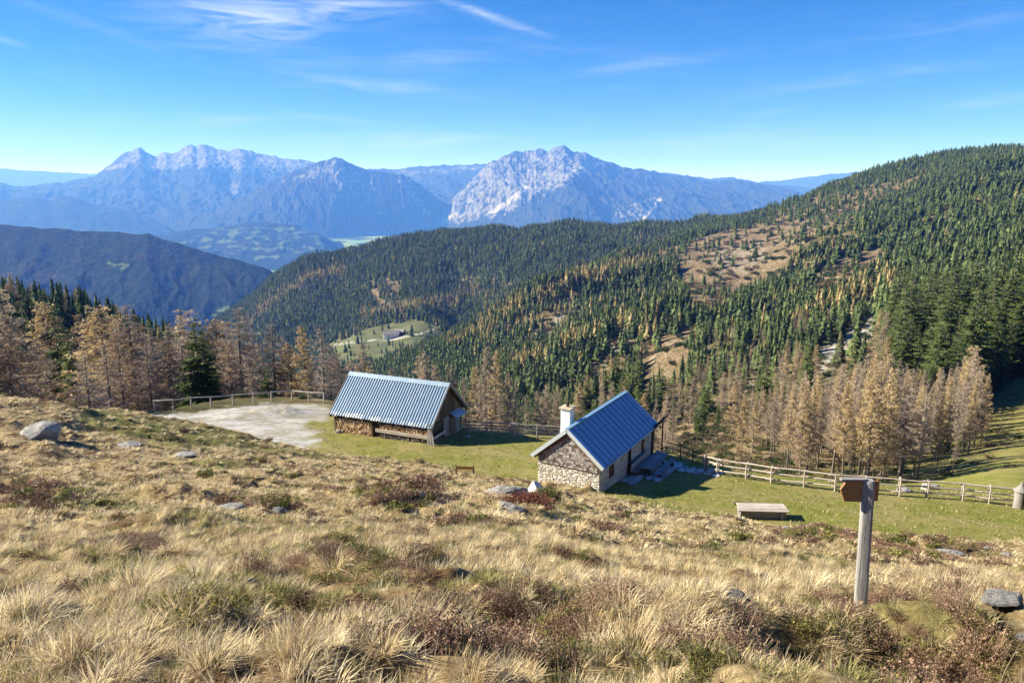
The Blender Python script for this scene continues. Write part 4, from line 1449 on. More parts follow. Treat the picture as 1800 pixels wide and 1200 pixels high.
def pitch(side):
    """corner points on the outer face: returns function (x, s) with s 0 at ridge, 1 at eave"""
    W_ = HW_ / 2 + OE
    sg = -1 if side == 0 else 1

    def f(x, s, up=0.0):
        y = HW_ / 2 + sg * W_ * s
        z = HR + .06 - K * W_ * s
        nn = Vector((0, sg * K, 1)).normalized()
        return Vector((x, y, z)) + nn * up
    return f


for side in (0, 1):
    f = pitch(side)
    m = MB()
    xa, xb = -OG, HL + OG
    p = [f(xa, 1, -TH), f(xb, 1, -TH), f(xb, 0, -TH), f(xa, 0, -TH), f(xa, 1), f(xb, 1), f(xb, 0), f(xa, 0)]
    if side:
        p = [p[1], p[0], p[3], p[2], p[5], p[4], p[7], p[6]]
    m.hexa(p)
    ns = 15
    for k in range(1, ns):
        x = xa + (xb - xa) * k / ns
        a, b = f(x, .0, .0), f(x, 1.0, .0)
        q = [f(x - .022, 1, .003), f(x + .022, 1, .003), f(x + .022, .0, .003), f(x - .022, .0, .003), f(x - .014, 1, .055), f(x + .014, 1, .055), f(x + .014, .0, .055), f(x - .014, .0, .055)]
        if side:
            q = [q[1], q[0], q[3], q[2], q[5], q[4], q[7], q[6]]
        m.hexa(q)
    r = m.build('roof', M_seam, hut)
    m = MB()
    q = [f(xa - .04, 1.01, -.16), f(xa + .10, 1.01, -.16), f(xa + .10, -.0, -.16), f(xa - .04, -.0, -.16), f(xa - .04, 1.01, .075), f(xa + .10, 1.01, .075), f(xa + .10, -.0, .075), f(xa - .04, -.0, .075)]
    m.hexa([q[0], q[1], q[2], q[3], q[4], q[5], q[6], q[7]] if side == 0 else [q[1], q[0], q[3], q[2], q[5], q[4], q[7], q[6]])
    q = [f(xb - .08, 1.01, -.14), f(xb + .04, 1.01, -.14), f(xb + .04, 0, -.14), f(xb - .08, 0, -.14), f(xb - .08, 1.01, .075), f(xb + .04, 1.01, .075), f(xb + .04, 0, .075), f(xb - .08, 0, .075)]
    m.hexa(q if side == 0 else [q[1], q[0], q[3], q[2], q[5], q[4], q[7], q[6]])
    m.build('verge_flashing', M_verge, r)
    m = MB()
    e0, e1 = f(xa, 1.0, -.05), f(xb, 1.0, -.05)
    dy = Vector((0, -.06 if side == 0 else .06, -.03))
    m.rod(e0 + dy, e1 + dy, .06, n=8)
    m.build('gutter', M_trim if side == 0 else M_seam, r, smooth=True)
m = MB()
m.beam((-OG, HW_ / 2, HR + .10), (HL + OG, HW_ / 2, HR + .10), .26, .05)
m.build('ridge_cap', M_seam, hut)
m = MB()
for y, zz in ((HW_ / 2, HR - .14), (.18, HE - .18), (HW_ - .18, HE - .18)):
    m.beam((-OG + .04, y, zz), (HL + OG - .04, y, zz), .18, .2)
for side in (0, 1):                              # bargeboards under the flashing
    f = pitch(side)
    m.beam(f(-.16, .02, -.17), f(-.16, .98, -.17), .2, .10, up=(1, 0, 0))
m.build('roof_timber', M_brown[0], hut)
m = MB()
m.box(1.1, 1.74, 2.54, 3.18, 2.2, 4.42)
M_white, n = material('white limewash')
pw = n('TexCoord').outputs['Object']
finish(n, n.ramp(n.noise(pw, 3, 6, .7), [(.3, (.62, .60, .55)), (.6, (.84, .82, .78))]), .9, bump=n.noise(pw, 12, 4, .6), bstr=.3)
chim = m.build('chimney', M_white, hut, bevel=.015)
m = MB()
m.box(1.0, 1.84, 2.44, 3.28, 4.423, 4.52)
M_cap, n = material('sandstone slab')
finish(n, n.ramp(n.noise(n('TexCoord').outputs['Object'], 4, 5, .7), [(.3, (.36, .29, .2)), (.7, (.58, .5, .37))]), .9)
m.build('chimney_slab', M_cap, chim, bevel=.015)
m = MB()
m.rod((1.43, 2.86, 4.53), (1.43, 2.86, 4.82), .10, .08, n=10)
m.rod((1.43, 2.86, 4.82), (1.43, 2.86, 4.90), .16, .03, n=10)
m.build('chimney_cowl', M_dark[0], chim)
M_shut, n = material('ox blood painted boards')
ps = n('TexCoord').outputs['Object']
finish(n, n.ramp(n.noise(n.mapping(ps, scale=(12, 1, 1)), 2, 4, .6), [(.3, (.06, .022, .016)), (.7, (.15, .05, .035))]), .8)
M_glass, n = material('dark window glass')
finish(n, (.02, .025, .03), .12, spec=.6)
for a, b, zl, zh in (openings[0], openings[2]):
    m = MB()
    for q in ((a, a + .06, zl, zh), (b - .06, b, zl, zh), (a + .06, b - .06, zl, zl + .06), (a + .06, b - .06, zh - .06, zh)):
        m.box(q[0], q[1], .05, .12, q[2], q[3])
    wn = m.build('window', M_brown[2], hut)
    m = MB()
    m.box(a + .062, b - .062, .1, .115, zl + .062, zh - .062)
    m.build('pane', M_glass, wn)
    m = MB()
    m.box(a + .01, (a + b) / 2 - .004, .0, .035, zl + .01, zh - .01)
    m.box((a + b) / 2 + .004, b - .01, .0, .035, zl + .01, zh - .01)
    m.box(a + .03, b - .03, -.02, -.001, zl + .15, zl + .21)
    m.build('shutter', M_shut, wn)
a, b, zl, zh = openings[1]
m = MB()
for i in range(4):
    w_ = (b - a - .04) / 4
    m.box(a + .02 + i * w_ + .004, a + .02 + (i + 1) * w_ - .004, .10, .15, zl + .3, zh - .04)
dr = m.build('door', M_dark[2], hut)
m = MB()
m.box(a + .02, a + .1, .0, .099, zl, zh)
m.box(b - .1, b - .02, .0, .099, zl, zh)
m.box(a - .1, b + .1, -.03, .09, zh - .1 + .105, zh + .12)
m.build('door_frame', M_dark[0], dr)
m = MB()
m.rod((b - .22, .03, .1), (b - .22, .1, .1), .015)
m.rod((b - .24, .03, .04), (b - .24, .03, .17), .012)
m.build('handle', M_trim, dr)
# pole at the far corner that carries the projecting eave beam
m = MB()
m.beam((8.6, -.42, 1.62), (10.9, -.46, 1.86), .13, .15)
m.build('eave_beam', M_dark[0], hut)
m = MB()
m.rod((10.25, -.44, -1.6), (10.25, -.44, 1.72), .055, .05)
m.build('eave_post', M_dark[2], hut)
m = MB()
m.box(9.19, 9.45, -.1, .25, -1.4, 1.45)
m.build('corner_post', M_dark[2], hut)


def hut_pt(x, y):
    ca, sa = math.cos(HA), math.sin(HA)
    return HO[0] + ca * x - sa * y, HO[1] + sa * x + ca * y


# -- table and benches in front of the hut (in the hut's frame)
def hut_frame(name, x, y):
    X_, Y_ = hut_pt(x, y)
    return empty(name, (X_, Y_, gz(X_, Y_) + .06), HA)


M_bluegrey = [wood_mat('grey weathered table boards', (.13, .14, .15), (.25, .27, .28), (.40, .42, .43), a) for a in range(3)]
t = hut_frame('garden_table', 6.6, -1.15)
tag(t, 'long grey plank table in the shade beside the stone hut', 'table')
m = MB()
for i in range(4):
    m.box(-1.75 + .04 * random.random(), 1.75 - .04 * random.random(), -.46 + i * .235, -.46 + i * .235 + .225, .70, .75)
m.build('tabletop', M_bluegrey[0], t, bevel=.006)
for sx in (-1.25, 1.25):
    m = MB()
    m.beam((sx, -.36, 0), (sx, .3, .70), .09, .09, up=(1, 0, 0))
    m.beam((sx + .1, .36, 0), (sx + .1, -.3, .70), .09, .09, up=(1, 0, 0))
    m.build('leg', M_dark[2], t)
m = MB()
m.box(-1.25, 1.25, -.05, .05, .34, .42)
m.build('stretcher', M_dark[0], t)
for nm, xx, yy, L_, W_, lab, back in (('bench', 6.5, -1.98, 3.3, .30, 'low plank bench on the lawn side of the long grey table', 0),
                                      ('bench', 6.35, -.46, 3.6, .36, 'bench with pale backboard set against the stone hut wall', 1)):
    b = hut_frame(nm, xx, yy)
    tag(b, lab, 'bench')
    m = MB()
    m.box(-L_ / 2, L_ / 2, -W_ / 2, -.004, .41, .46)
    m.box(-L_ / 2, L_ / 2, .004, W_ / 2, .41, .46)
    m.build('seat', M_bluegrey[0], b, bevel=.005)
    for sx in (-L_ / 2 + .35, L_ / 2 - .35):
        m = MB()
        m.box(sx - .05, sx + .05, -W_ / 2 + .03, W_ / 2 - .03, 0, .41)
        m.build('leg', M_dark[2], b)
    if back:
        m = MB()
        m.box(-L_ / 2, L_ / 2, W_ / 2 - .04, W_ / 2, .55, .92)
        m.build('backrest', M_pale[0], b)

# flat stones laid round the table and along to the fence: one paved path
M_flag, n = material('grey flagstones')
pf = n('TexCoord').outputs['Object']
isl = n('NewGeometry').outputs['Random Per Island']
cf = n.ramp(n.math('ADD', n.math('MULTIPLY', isl, .6), n.math('MULTIPLY', n.noise(pf, 2.5, 6, .7), .5)), [(.2, (.24, .25, .26)), (.5, (.40, .41, .42)), (.8, (.56, .56, .55))])
finish(n, cf, .85, bump=n.noise(pf, 3, 6, .7), bstr=.5, bdist=.04)
m = MB()
for (xa, xb, ya, yb) in ((2.9, 9.6, -2.35, -.12), (7.3, 8.9, -5.3, -2.4)):
    nx, ny = int((xb - xa) / .62), int((yb - ya) / .5)
    for i in range(nx):
        for j in range(ny):
            cx = xa + (i + .5 + random.uniform(-.12, .12) + .25 * (j % 2)) * (xb - xa) / nx
            cy = ya + (j + .5 + random.uniform(-.12, .12)) * (yb - ya) / ny
            if xb > 9 and cx < 4.6 and cy < -1.0 - .2 * (cx - 2.9):
                continue
            k = random.randint(5, 7)
            r = random.uniform(.27, .36)
            gx_, gy_ = hut_pt(cx, cy)
            zt = gz(gx_, gy_) + .055 + random.uniform(0, .03)
            ang0 = random.uniform(0, 6.28)
            ring = []
            for q in range(k):
                a_ = ang0 + 6.283 * q / k + random.uniform(-.2, .2)
                rr = r * random.uniform(.85, 1.12)
                ring.append(hut_pt(cx + rr * 1.15 * math.cos(a_), cy + rr * .88 * math.sin(a_)))
            m.add([(a_, b_, zt - .2) for a_, b_ in ring] + [(a_, b_, zt + random.uniform(-.01, .01)) for a_, b_ in ring],
                  [tuple(range(k, 2 * k))] + [(q, (q + 1) % k, k + (q + 1) % k, k + q) for q in range(k)])
pv = m.build('stone_path', M_flag)
pv['kind'] = 'structure'

# ------------------------------------------------------------------ the grey barn
BO, BA = (-14.192, 56.893, -19.6), -.402
BL, BW, BE, BR = 8.70, 5.52, 1.85, 4.335
barn = empty('wooden_barn', BO, BA)
tag(barn, 'weathered timber barn with grey corrugated metal roof and stacked firewood walls', 'barn')
KB = (BR - BE) / (BW / 2)


def brz(y):
    return BR - KB * abs(y - BW / 2)


m = MB()                                          # plinth
m.box(-.05, BL + .05, .0, BW + .05, -1.7, .12)
m.build('plinth', M_stone, barn)
m = MB()                                          # log walls in horizontal courses
z = .12
while z < BE - .12:
    hh = .235
    m.box(.1, BL - .1, .18, .42, z + .006, z + hh, j=.012)
    m.box(.1, BL - .1, BW - .42, BW - .18, z + .006, z + hh, j=.012)
    m.box(.08, .32, .05, BW - .05, z + .02, z + hh - .01, j=.01)
    m.box(BL - .32, BL - .08, .05, BW - .05, z + .02, z + hh - .01, j=.01)
    z += .24
m.build('log_wall', M_dark[0], barn)
for xg in (BL - .09, .02):                          # upright boards in the gables
    m = MB()
    y = .1
    while y < BW - .1:
        wd = random.uniform(.16, .26)
        y2 = min(y + wd, BW - .1)
        zt0, zt1 = brz(y) - .1, brz(y2) - .1
        dx = random.uniform(0, .025)
        zb = BE - .1 - random.uniform(0, .1)
        m.hexa([(xg + dx, y + .006, zb), (xg + dx + .04, y + .006, zb), (xg + dx + .04, y2 - .006, zb), (xg + dx, y2 - .006, zb),
                (xg + dx, y + .006, max(zb + .01, zt0)), (xg + dx + .04, y + .006, max(zb + .01, zt0)), (xg + dx + .04, y2 - .006, max(zb + .01, zt1)), (xg + dx, y2 - .006, max(zb + .01, zt1))])
        y = y2
    m.build('gable_boards', M_brown[2], barn)
OEb, OGb = .30, .28
Wb = BW / 2 + OEb
for side in (0, 1):
    sg = -1 if side == 0 else 1
    nn = Vector((0, sg * KB, 1)).normalized()
    xa, xb = -OGb - .1, BL + OGb
    per = .235
    nr_ = int((xb - xa) / per)
    xs_, us_ = [], []
    for k in range(nr_):
        for q, u_ in ((0, 0), (.38, 0), (.5, 1), (.82, 1), (.94, 0)):
            xs_.append(xa + (k + q) * (xb - xa) / nr_)
            us_.append(.062 * u_)
    xs_.append(xb)
    us_.append(0)
    rowsS = [0, .5, 1.0]
    vs_, fs_ = [], []
    for s_ in rowsS:
        for x_, u_ in zip(xs_, us_):
            ragged = .0 if s_ < 1 else random.uniform(-.006, .012)
            vs_.append(Vector((x_, BW / 2 + sg * Wb * (s_ + ragged), BR + .06 - KB * Wb * (s_ + ragged))) + nn * u_)
    c = len(xs_)
    for j_ in range(len(rowsS) - 1):
        for i in range(c - 1):
            q = (j_ * c + i, (j_ + 1) * c + i, (j_ + 1) * c + i + 1, j_ * c + i + 1)
            fs_.append(q if side == 0 else q[::-1])
    m = MB()
    m.add(vs_, fs_)
    rf = m.build('roof', M_corr, barn)
    sd = rf.modifiers.new('sheet', 'SOLIDIFY')
    sd.thickness = .012
    sd.offset = -1
    m = MB()                                      # battens and rafters under the sheet
    for s_ in (.04, .35, .68, .97):
        c0 = Vector((xa + .05, BW / 2 + sg * Wb * s_, BR + .0 - KB * Wb * s_ - .03))
        m.beam(c0, c0 + Vector((xb - xa - .1, 0, 0)), .12, .06, up=nn)
    for k in range(7):
        x_ = xa + .08 + k * (xb - xa - .16) / 6
        m.beam((x_, BW / 2, BR - .14), (x_, BW / 2 + sg * (Wb - .03), BR - .14 - KB * (Wb - .03)), .12, .14, up=(1, 0, 0))
    m.build('rafters', M_brown[1], rf)
    m = MB()                                      # verge boards
    for x_ in (xa - .02, xb + .02):
        m.beam((x_, BW / 2 + sg * .02, BR + .02), (x_, BW / 2 + sg * Wb, BR + .02 - KB * Wb), .17, .035, up=(1, 0, 0))
    m.build('verge_board', M_grey[1], rf)
m = MB()
for sg in (-1, 1):
    m.hexa([(-OGb - .13, BW / 2, BR + .10), (BL + OGb + .03, BW / 2, BR + .10), (BL + OGb + .03, BW / 2 + sg * .3, BR + .125 - KB * .3), (-OGb - .13, BW / 2 + sg * .3, BR + .125 - KB * .3),
            (-OGb - .13, BW / 2, BR + .135), (BL + OGb + .03, BW / 2, BR + .135), (BL + OGb + .03, BW / 2 + sg * .3, BR + .14 - KB * .3), (-OGb - .13, BW / 2 + sg * .3, BR + .14 - KB * .3)])
m.build('ridge_cap', M_corr, barn)
# door with its small lean-to porch on the right-hand gable
m = MB()
for i in range(5):
    m.box(BL - .02, BL + .035, 3.95 + i * .2 + .004, 3.95 + (i + 1) * .2 - .004, -.62, 1.15)
d_ = m.build('door', M_grey[2], barn)
m = MB()
m.box(BL - .01, BL + .09, 3.83, 3.945, -.62, 1.28)
m.box(BL - .01, BL + .09, 4.955, 5.07, -.62, 1.28)
m.box(BL - .01, BL + .09, 3.95, 4.95, 1.155, 1.28)
m.build('door_frame', M_yellow, d_)
m = MB()
m.rod((BL + .03, 4.12, .3), (BL + .09, 4.12, .3), .02)
m.build('handle', M_dark[0], d_)
m = MB()
m.hexa([(BL - .02, 3.2, 1.80), (BL + .6, 3.2, 1.46), (BL + .6, 4.95, 1.46), (BL - .02, 4.95, 1.80), (BL - .02, 3.2, 1.84), (BL + .6, 3.2, 1.50), (BL + .6, 4.95, 1.50), (BL - .02, 4.95, 1.84)])
pr = m.build('porch_roof', M_corr, barn)
m = MB()
m.box(BL + .0, BL + .55, 3.2, 3.27, -.7, 1.46)
m.build('porch_wall', M_grey[2], pr)
m = MB()
m.box(BL - .035, BL + .03, 2.1, 2.95, -.2, 1.72)
m.build('boarding', M_grey[2], barn)
# posts and pale rails of the firewood shelter along the long side
m = MB()
for x in (3.5, 8.62, .02, 4.3):
    m.box(x - .07, x + .07, -.13, .02, -.7, BE - .42)
m.build('shelter_post', M_brown[2], barn)
m = MB()
m.box(3.9, 8.75, -.24, -.16, .72, .98)
m.box(.0, 3.6, -.2, -.12, -.12, .02)
m.box(BL + .1, BL + .16, .1, 2.1, .60, .80)
m.box(BL + .1, BL + .16, .1, 2.3, -.30, -.12)
m.build('shelter_rail', M_pale[0], barn)
# stacked split logs: hundreds of ends
def billets(x0, x1, z0, z1, y, along='x'):
    mb = MB()
    z = z0
    while z < z1:
        r = .06
        x = x0 + random.uniform(0, .05)
        while x < x1:
            r = random.uniform(.035, .075)
            k = random.choice((3, 4, 5, 6))
            a0 = random.uniform(0, 6.28)
            d = random.uniform(-.05, .03)
            ring = [(x + r + r * 1.1 * math.cos(a0 + 6.283 * i / k), z + r * math.sin(a0 + 6.283 * i / k)) for i in range(k)]
            if along == 'x':
                vs_ = [(p, y + d, q) for p, q in ring] + [(p, y + d + .35, q) for p, q in ring]
            else:
                vs_ = [(y - d, p, q) for p, q in ring] + [(y - d - .3, p, q) for p, q in ring]
            fs_ = [tuple(range(k)), tuple(range(2 * k - 1, k - 1, -1))] + [(i, k + i, k + (i + 1) % k, (i + 1) % k) for i in range(k)]
            mb.add(vs_, fs_)
            x += r * 2.1
        z += .105
    return mb


def billet_mat(name, stops):
    m, n = material(name)
    r = n('NewGeometry').outputs['Random Per Island']
    finish(n, n.ramp(r, stops), .85)
    return m


M_fire = billet_mat('fresh split firewood', [(0, (.14, .08, .045)), (.25, (.42, .25, .13)), (.6, (.68, .46, .26)), (1, (.85, .70, .50))])
M_fire2 = billet_mat('greyed split firewood', [(0, (.035, .03, .028)), (.5, (.13, .115, .105)), (.85, (.28, .25, .23)), (1, (.50, .36, .2))])
for nm, args, mt, lab in (('firewood', (.1, 3.4, .06, 1.35, -.1), M_fire, 'tall stack of fresh orange split firewood at the left end of the barn'),
                          ('firewood', (4.4, 8.55, -.28, .70, -.14), M_fire2, 'low greyed firewood stack behind the pale rail of the barn'),
                          ('firewood', (4.4, 8.5, 1.0, 1.35, -.12), M_fire, 'thin upper row of firewood under the barn eave')):
    o = billets(*args).build(nm, mt)
    o.location, o.rotation_euler = BO, (0, 0, BA)
    tag(o, lab, 'firewood', kind='stuff')
o = billets(.25, 2.0, -.1, .58, BL + .08, 'y').build('firewood', M_fire2)
o.location, o.rotation_euler = BO, (0, 0, BA)
tag(o, 'short firewood stack on the shaded gable side of the barn', 'firewood', kind='stuff')


def barn_pt(x, y):
    ca, sa = math.cos(BA), math.sin(BA)
    return BO[0] + ca * x - sa * y, BO[1] + sa * x + ca * y


for i, (xx, dx, tl, lab) in enumerate(((8.72, .05, 1.62, 'leftmost old plank leaning on the front corner of the barn'), (8.98, .22, 1.55, 'middle old plank leaning on the front corner of the barn'),
                                       (9.25, .45, 1.4, 'rightmost old plank, most slanted, leaning on the barn corner'))):
    X_, Y_ = barn_pt(xx, -.5)
    r = empty('leaning_plank', (X_, Y_, gz(X_, Y_)), BA)
    tag(r, lab, 'plank', 'planks leaning on the barn corner')
    m = MB()
    m.beam((0, 0, -.05), (-dx, .3, tl), .15, .045, up=(0, -1, .2))
    o = m.build('leaning_plank', M_grey[2])
    bpy.data.objects.remove(r)
    o.location, o.rotation_euler = (X_, Y_, gz(X_, Y_)), (0, 0, BA)
    tag(o, lab, 'plank', 'planks leaning on the barn corner')


# ------------------------------------------------------------------ stones
def boulder(name, px, py, wpx, hfrac, label, cat='rock', mat=None, flat=.55, seed=None, group=None, rot=None):
    x, y, z = spot(px, py)
    dpt = y * CP - z * SP
    R_ = wpx / F * dpt / 2
    rg = np.random.default_rng(seed if seed is not None else int(px * 7 + py))
    import bmesh
    bm = bmesh.new()
    bmesh.ops.create_icosphere(bm, subdivisions=4, radius=1)
    cuts = [(rg.normal(size=3), rg.uniform(.55, .9)) for _ in range(11)]
    cuts = [(c / np.linalg.norm(c), d) for c, d in cuts]
    for v in bm.verts:
        p = np.array(v.co)
        for c, d in cuts:
            q = p @ c
            if q > d:
                p = p - c * (q - d) * .85
        f_ = float(fbm(np.array([p[0] * 1.6 + p[2] + seed_off(px)]), np.array([p[1] * 1.6 - p[2]]), 4)[0])
        p = p * (1 + .16 * f_)
        v.co = p
    me = bpy.data.meshes.new(name)
    bm.to_mesh(me)
    bm.free()
    me.materials.append(mat or M_rock)
    for p in me.polygons:
        p.use_smooth = True
    o = link_mesh(name, me)
    o.scale = (R_, R_ * .75, R_ * hfrac * 1.25)
    o.location = (x, y, gz(x, y) + R_ * hfrac * .12)
    o.rotation_euler = (rg.normal(0, .08), rg.normal(0, .1), rot if rot is not None else rg.uniform(-.5, .5))
    sm = o.modifiers.new('edges', 'EDGE_SPLIT')
    sm.split_angle = math.radians(28)
    return tag(o, label, cat, group)


def seed_off(px):
    return px * .37


for a in [(64, 768, 84, .42, 'big grey boulder in the grass at the far left'), (228, 783, 44, .22, 'low pale rock right of the big left boulder'),
          (326, 800, 46, .12, 'flat pale slab flush with the mossy bank'), (410, 893, 50, .3, 'small pale grey rock in the straw, left of centre'),
          (490, 898, 30, .3, 'mossy rock just right of the small pale grey rock'), (892, 870, 78, .42, 'large tilted grey slab left of the white painted stone'),
          (890, 889, 38, .25, 'small ribbed slab tucked below the large tilted slab'), (908, 899, 40, .4, 'rounded lichen covered rock below the red bush'),
          (1345, 968, 36, .45, 'angular grey rock in the grass below the log table'), (1385, 928, 18, .3, 'little grey stone beside the log table'), (1672, 974, 50, .25, 'long flat rock on the turf edge right of the signpost'),
          (1768, 978, 26, .4, 'small pale rock near the right picture edge'), (1738, 966, 20, .5, 'upright little rock near the right turf edge'), (1285, 1046, 50, .35, 'grey rock lying in the worn path'),
          (1228, 1056, 30, .4, 'small dark rock at the left end of the worn path'), (1765, 1056, 84, .2, 'broad grey slab in the gravel path at the right'), (1798, 1122, 30, .4, 'pale rock low at the right picture edge'),
          (735, 878, 30, .4, 'grey stone peeping out of the heather mound'), (775, 1098, 24, .4, 'small stone beside the dark hollow in the foreground'), (1635, 862, 40, .55, 'mossy boulder behind the right hand fence'),
          (1588, 862, 26, .3, 'low stone behind the fence left of the mossy boulder'), (596, 743, 13, .7, 'pale foundation stone left of the firewood stack'), (596, 760, 14, .6, 'lower pale foundation stone at the barn corner'),
          (790, 772, 18, .35, 'flat stone in front of the barn gable'), (822, 768, 12, .6, 'small stone beside the barn porch'),
          (940, 852, 22, .5, 'foundation stone at the left foot of the hut gable')]:
    boulder('rock', *a)
m = MB()                                          # the white stone: a faceted block
x, y, z = spot(938, 870)
m.add([(-.55, 0, -.2), (.5, -.35, -.2), (.75, .4, -.2), (-.4, .6, -.2), (-.05, .12, .62), (.12, .3, .5)], [(0, 1, 4), (1, 2, 5, 4), (2, 3, 5), (3, 0, 4, 5), (3, 2, 1, 0)])
o = m.build('painted_stone', M_white, bevel=.02)
o.location = (x, y, z)
o.rotation_euler = (0, 0, -.35)
tag(o, 'pointed white painted stone beside the large tilted slab', 'stone')

# ------------------------------------------------------------------ signpost
x, y, z = 0, 0, 0
y = 7.2
z = slope(1068) * y
x = col_x(1512, y, z)
zg = gz(x, y)
sp = empty('signpost', (x, y, zg), 0)
tag(sp, 'square grey wooden signpost with brown arrow board in the foreground', 'signpost')
dpt = y * CP - z * SP
top = Vector((col_x(1527, y, slope(843) * y), y + .0, slope(843) * y)) - Vector((x, y, zg))
s2 = .064
rz = -.34
ca, sa = math.cos(rz), math.sin(rz)
me_c = []
M_post, n = material('cracked silver post')
pp = n('TexCoord').outputs['Object']
gpp = n.noise(n.mapping(pp, scale=(16, 16, .9)), 2.5, 7, .75, .6)
crk = n.noise(n.mapping(pp, rot=(.05, .04, 0), scale=(22, 22, .6)), 2.0, 3, .5)
cp_ = n.ramp(gpp, [(.3, (.13, .125, .12)), (.5, (.29, .28, .27)), (.7, (.46, .45, .43))])
cp_ = n.mix(n.ramp(crk, [(.30, .9), (.37, 0)]), cp_, (.03, .027, .025))
cp_ = n.mix(n.ramp(n.noise(n.mapping(pp, rot=(0, .9, 0), scale=(.6, 3, 14)), 1.0, 2, .5), [(.66, 0), (.7, .5)]), cp_, (.10, .09, .085))
finish(n, cp_, .85, bump=n.math('ADD', gpp, crk), bstr=.7, bdist=.01)
import bmesh
bm = bmesh.new()
lev = [(-.35, 1.05), (0, 1.04), (.35, 1.02), (.7, 1), (1.05, .98), (1.25, .97), (1.0, 0)]
hh = top.z
rings = []
for t, r in [(-.2, 1.04), (0, 1.04), (.3, 1.02), (.6, 1), (.85, .99), (.955, .98), (.985, .93), (1.0, .80)]:
    c = top * t
    rr = s2 * r
    ring = []
    for q in range(16):
        a = 6.28318 * (q + .5) / 16
        # squared circle
        cx_, cy_ = math.cos(a), math.sin(a)
        k = .93 / max(abs(cx_), abs(cy_)) * .75 + .25 * 1.1
        px_, py_ = cx_ * k * rr, cy_ * k * rr
        ring.append(bm.verts.new((c.x + px_ * ca - py_ * sa, c.y + px_ * sa + py_ * ca, c.z)))
    rings.append(ring)
for a, b in zip(rings[:-1], rings[1:]):
    for q in range(16):
        bm.faces.new((a[q], a[(q + 1) % 16], b[(q + 1) % 16], b[q]))
bm.faces.new(rings[-1])
me = bpy.data.meshes.new('post')
bm.to_mesh(me)
bm.free()
me.materials.append(M_post)
o = link_mesh('post', me, sp)
bv = o.modifiers.new('b', 'BEVEL')
bv.width = .004
bv.limit_method = 'ANGLE'
M_board, n = material('varnished brown board')
pb = n('TexCoord').outputs['Object']
finish(n, n.ramp(n.noise(n.mapping(pb, scale=(1.2, 8, 12)), 2.5, 5, .7, .5), [(.3, (.17, .075, .027)), (.55, (.30, .15, .055)), (.75, (.42, .23, .09))]), .55, spec=.4)
pxm = F / dpt                                     # photo pixels per metre at the post
zc = top.z - (862 - 843) / pxm / CP
mxy = top * (zc / top.z)
hb = .118
m = MB()
th = .030
L1, L2 = .235, .285
outl = [(-.03, -hb), (-L1, -hb * .95), (-L2, .02), (-L1 + .01, hb), (-.03, hb)]
vs_ = [(mxy.x + a - .01, -.02, zc + b) for a, b in outl] + [(mxy.x + a - .01, -.02 + th, zc + b) for a, b in outl]
k = len(outl)
m.add(vs_, [tuple(range(k)), tuple(range(2 * k - 1, k - 1, -1))] + [(i, k + i, k + (i + 1) % k, (i + 1) % k) for i in range(k)])
ob = m.build('arrow_board', M_board, sp, bevel=.003)
m = MB()
m.box(mxy.x + .03, mxy.x + .125, .02, .05, zc - .125, zc + .095)
m.build('rear_board', M_board, sp, bevel=.003)
m = MB()
m.box(mxy.x - .30, mxy.x - .04, -.035, .03, zc + hb + .002, zc + hb + .018)
m.build('board_lath', M_grey[0], ob)

# ------------------------------------------------------------------ log table in front of the fence, small bench
x, y, z = spot(1338, 908)
lt = empty('log_table', (x, y, z), -.05)
tag(lt, 'low grey plank table on timber blocks at the edge of the lawn', 'table')
m = MB()
for i in range(3):
    m.box(-1.38 + .06 * i, 1.36 - .02 * i, -.52 + .36 * i, -.52 + .36 * i + .35, (.50), .56, j=.008)
m.build('tabletop', M_pale[0], lt, bevel=.008)
for sx in (-1.0, .95):
    m = MB()
    m.box(sx - .22, sx + .3, -.34, .34, -.2, .497)
    m.build('support_block', M_grey[1], lt, bevel=.01)
m = MB()
m.box(-.78, .73, -.30, .12, -.2, .46)
m.build('base_beam', M_grey[0], lt)
m = MB()
m.rod((.98, -.47, -.3), (.98, -.47, .497), .055)
m.build('leg', M_grey[2], lt)
lb = empty('log_bench', (x - .1, y + 1.05, gz(x, y + 1.05)), -.05)
tag(lb, 'narrow log bench on the far side of the low grey table', 'bench')
m = MB()
m.box(-1.1, 1.0, -.13, .13, .40, .47, j=.01)
m.build('seat', M_brown[0], lb)
for sx in (-.85, .8):
    m = MB()
    m.box(sx - .08, sx + .08, -.1, .1, -.15, .4)
    m.build('leg', M_brown[2], lb)

x, y, z = spot(817, 836)
sb = empty('low_bench', (x, y, z), -.12)
tag(sb, 'small bench seen from behind, with yellow backboard on two posts, below the barn', 'bench')
m = MB()
m.box(-.58, .58, -.03, .012, .42, .66)
m.build('backrest', M_yellow, sb, bevel=.005)
for sx in (-.56, .56):
    m = MB()
    m.box(sx - .04, sx + .04, .014, .09, -.3, .70)
    m.build('post', M_brown[2], sb)
m = MB()
m.box(-.55, .55, .1, .42, .30, .34)
m.build('seat', M_yellow, sb)

# wooden post with a conical shingle cap at the right edge
x, y, z = spot(1790, 893)
y = y if y < 60 else 43.0
cpz = empty('capped_post', (x, y, gz(x, y)), 0)
tag(cpz, 'hollow log post with conical wooden cap at the right end of the fence', 'post')
m = MB()
m.rod((0, 0, -.3), (0, 0, 1.12), .30, .28, n=14)
m.build('log', M_grey[2], cpz)
m = MB()
m.rod((0, 0, 1.1), (0, 0, 1.42), .40, .10, n=14)
m.rod((0, 0, 1.42), (0, 0, 1.72), .10, .01, n=10)
m.build('conical_cap', M_grey[1], cpz)
m = MB()
m.box(-.06, .06, -.318, -.28, .25, .75)
m.build('slot_board', M_dark[2], cpz)

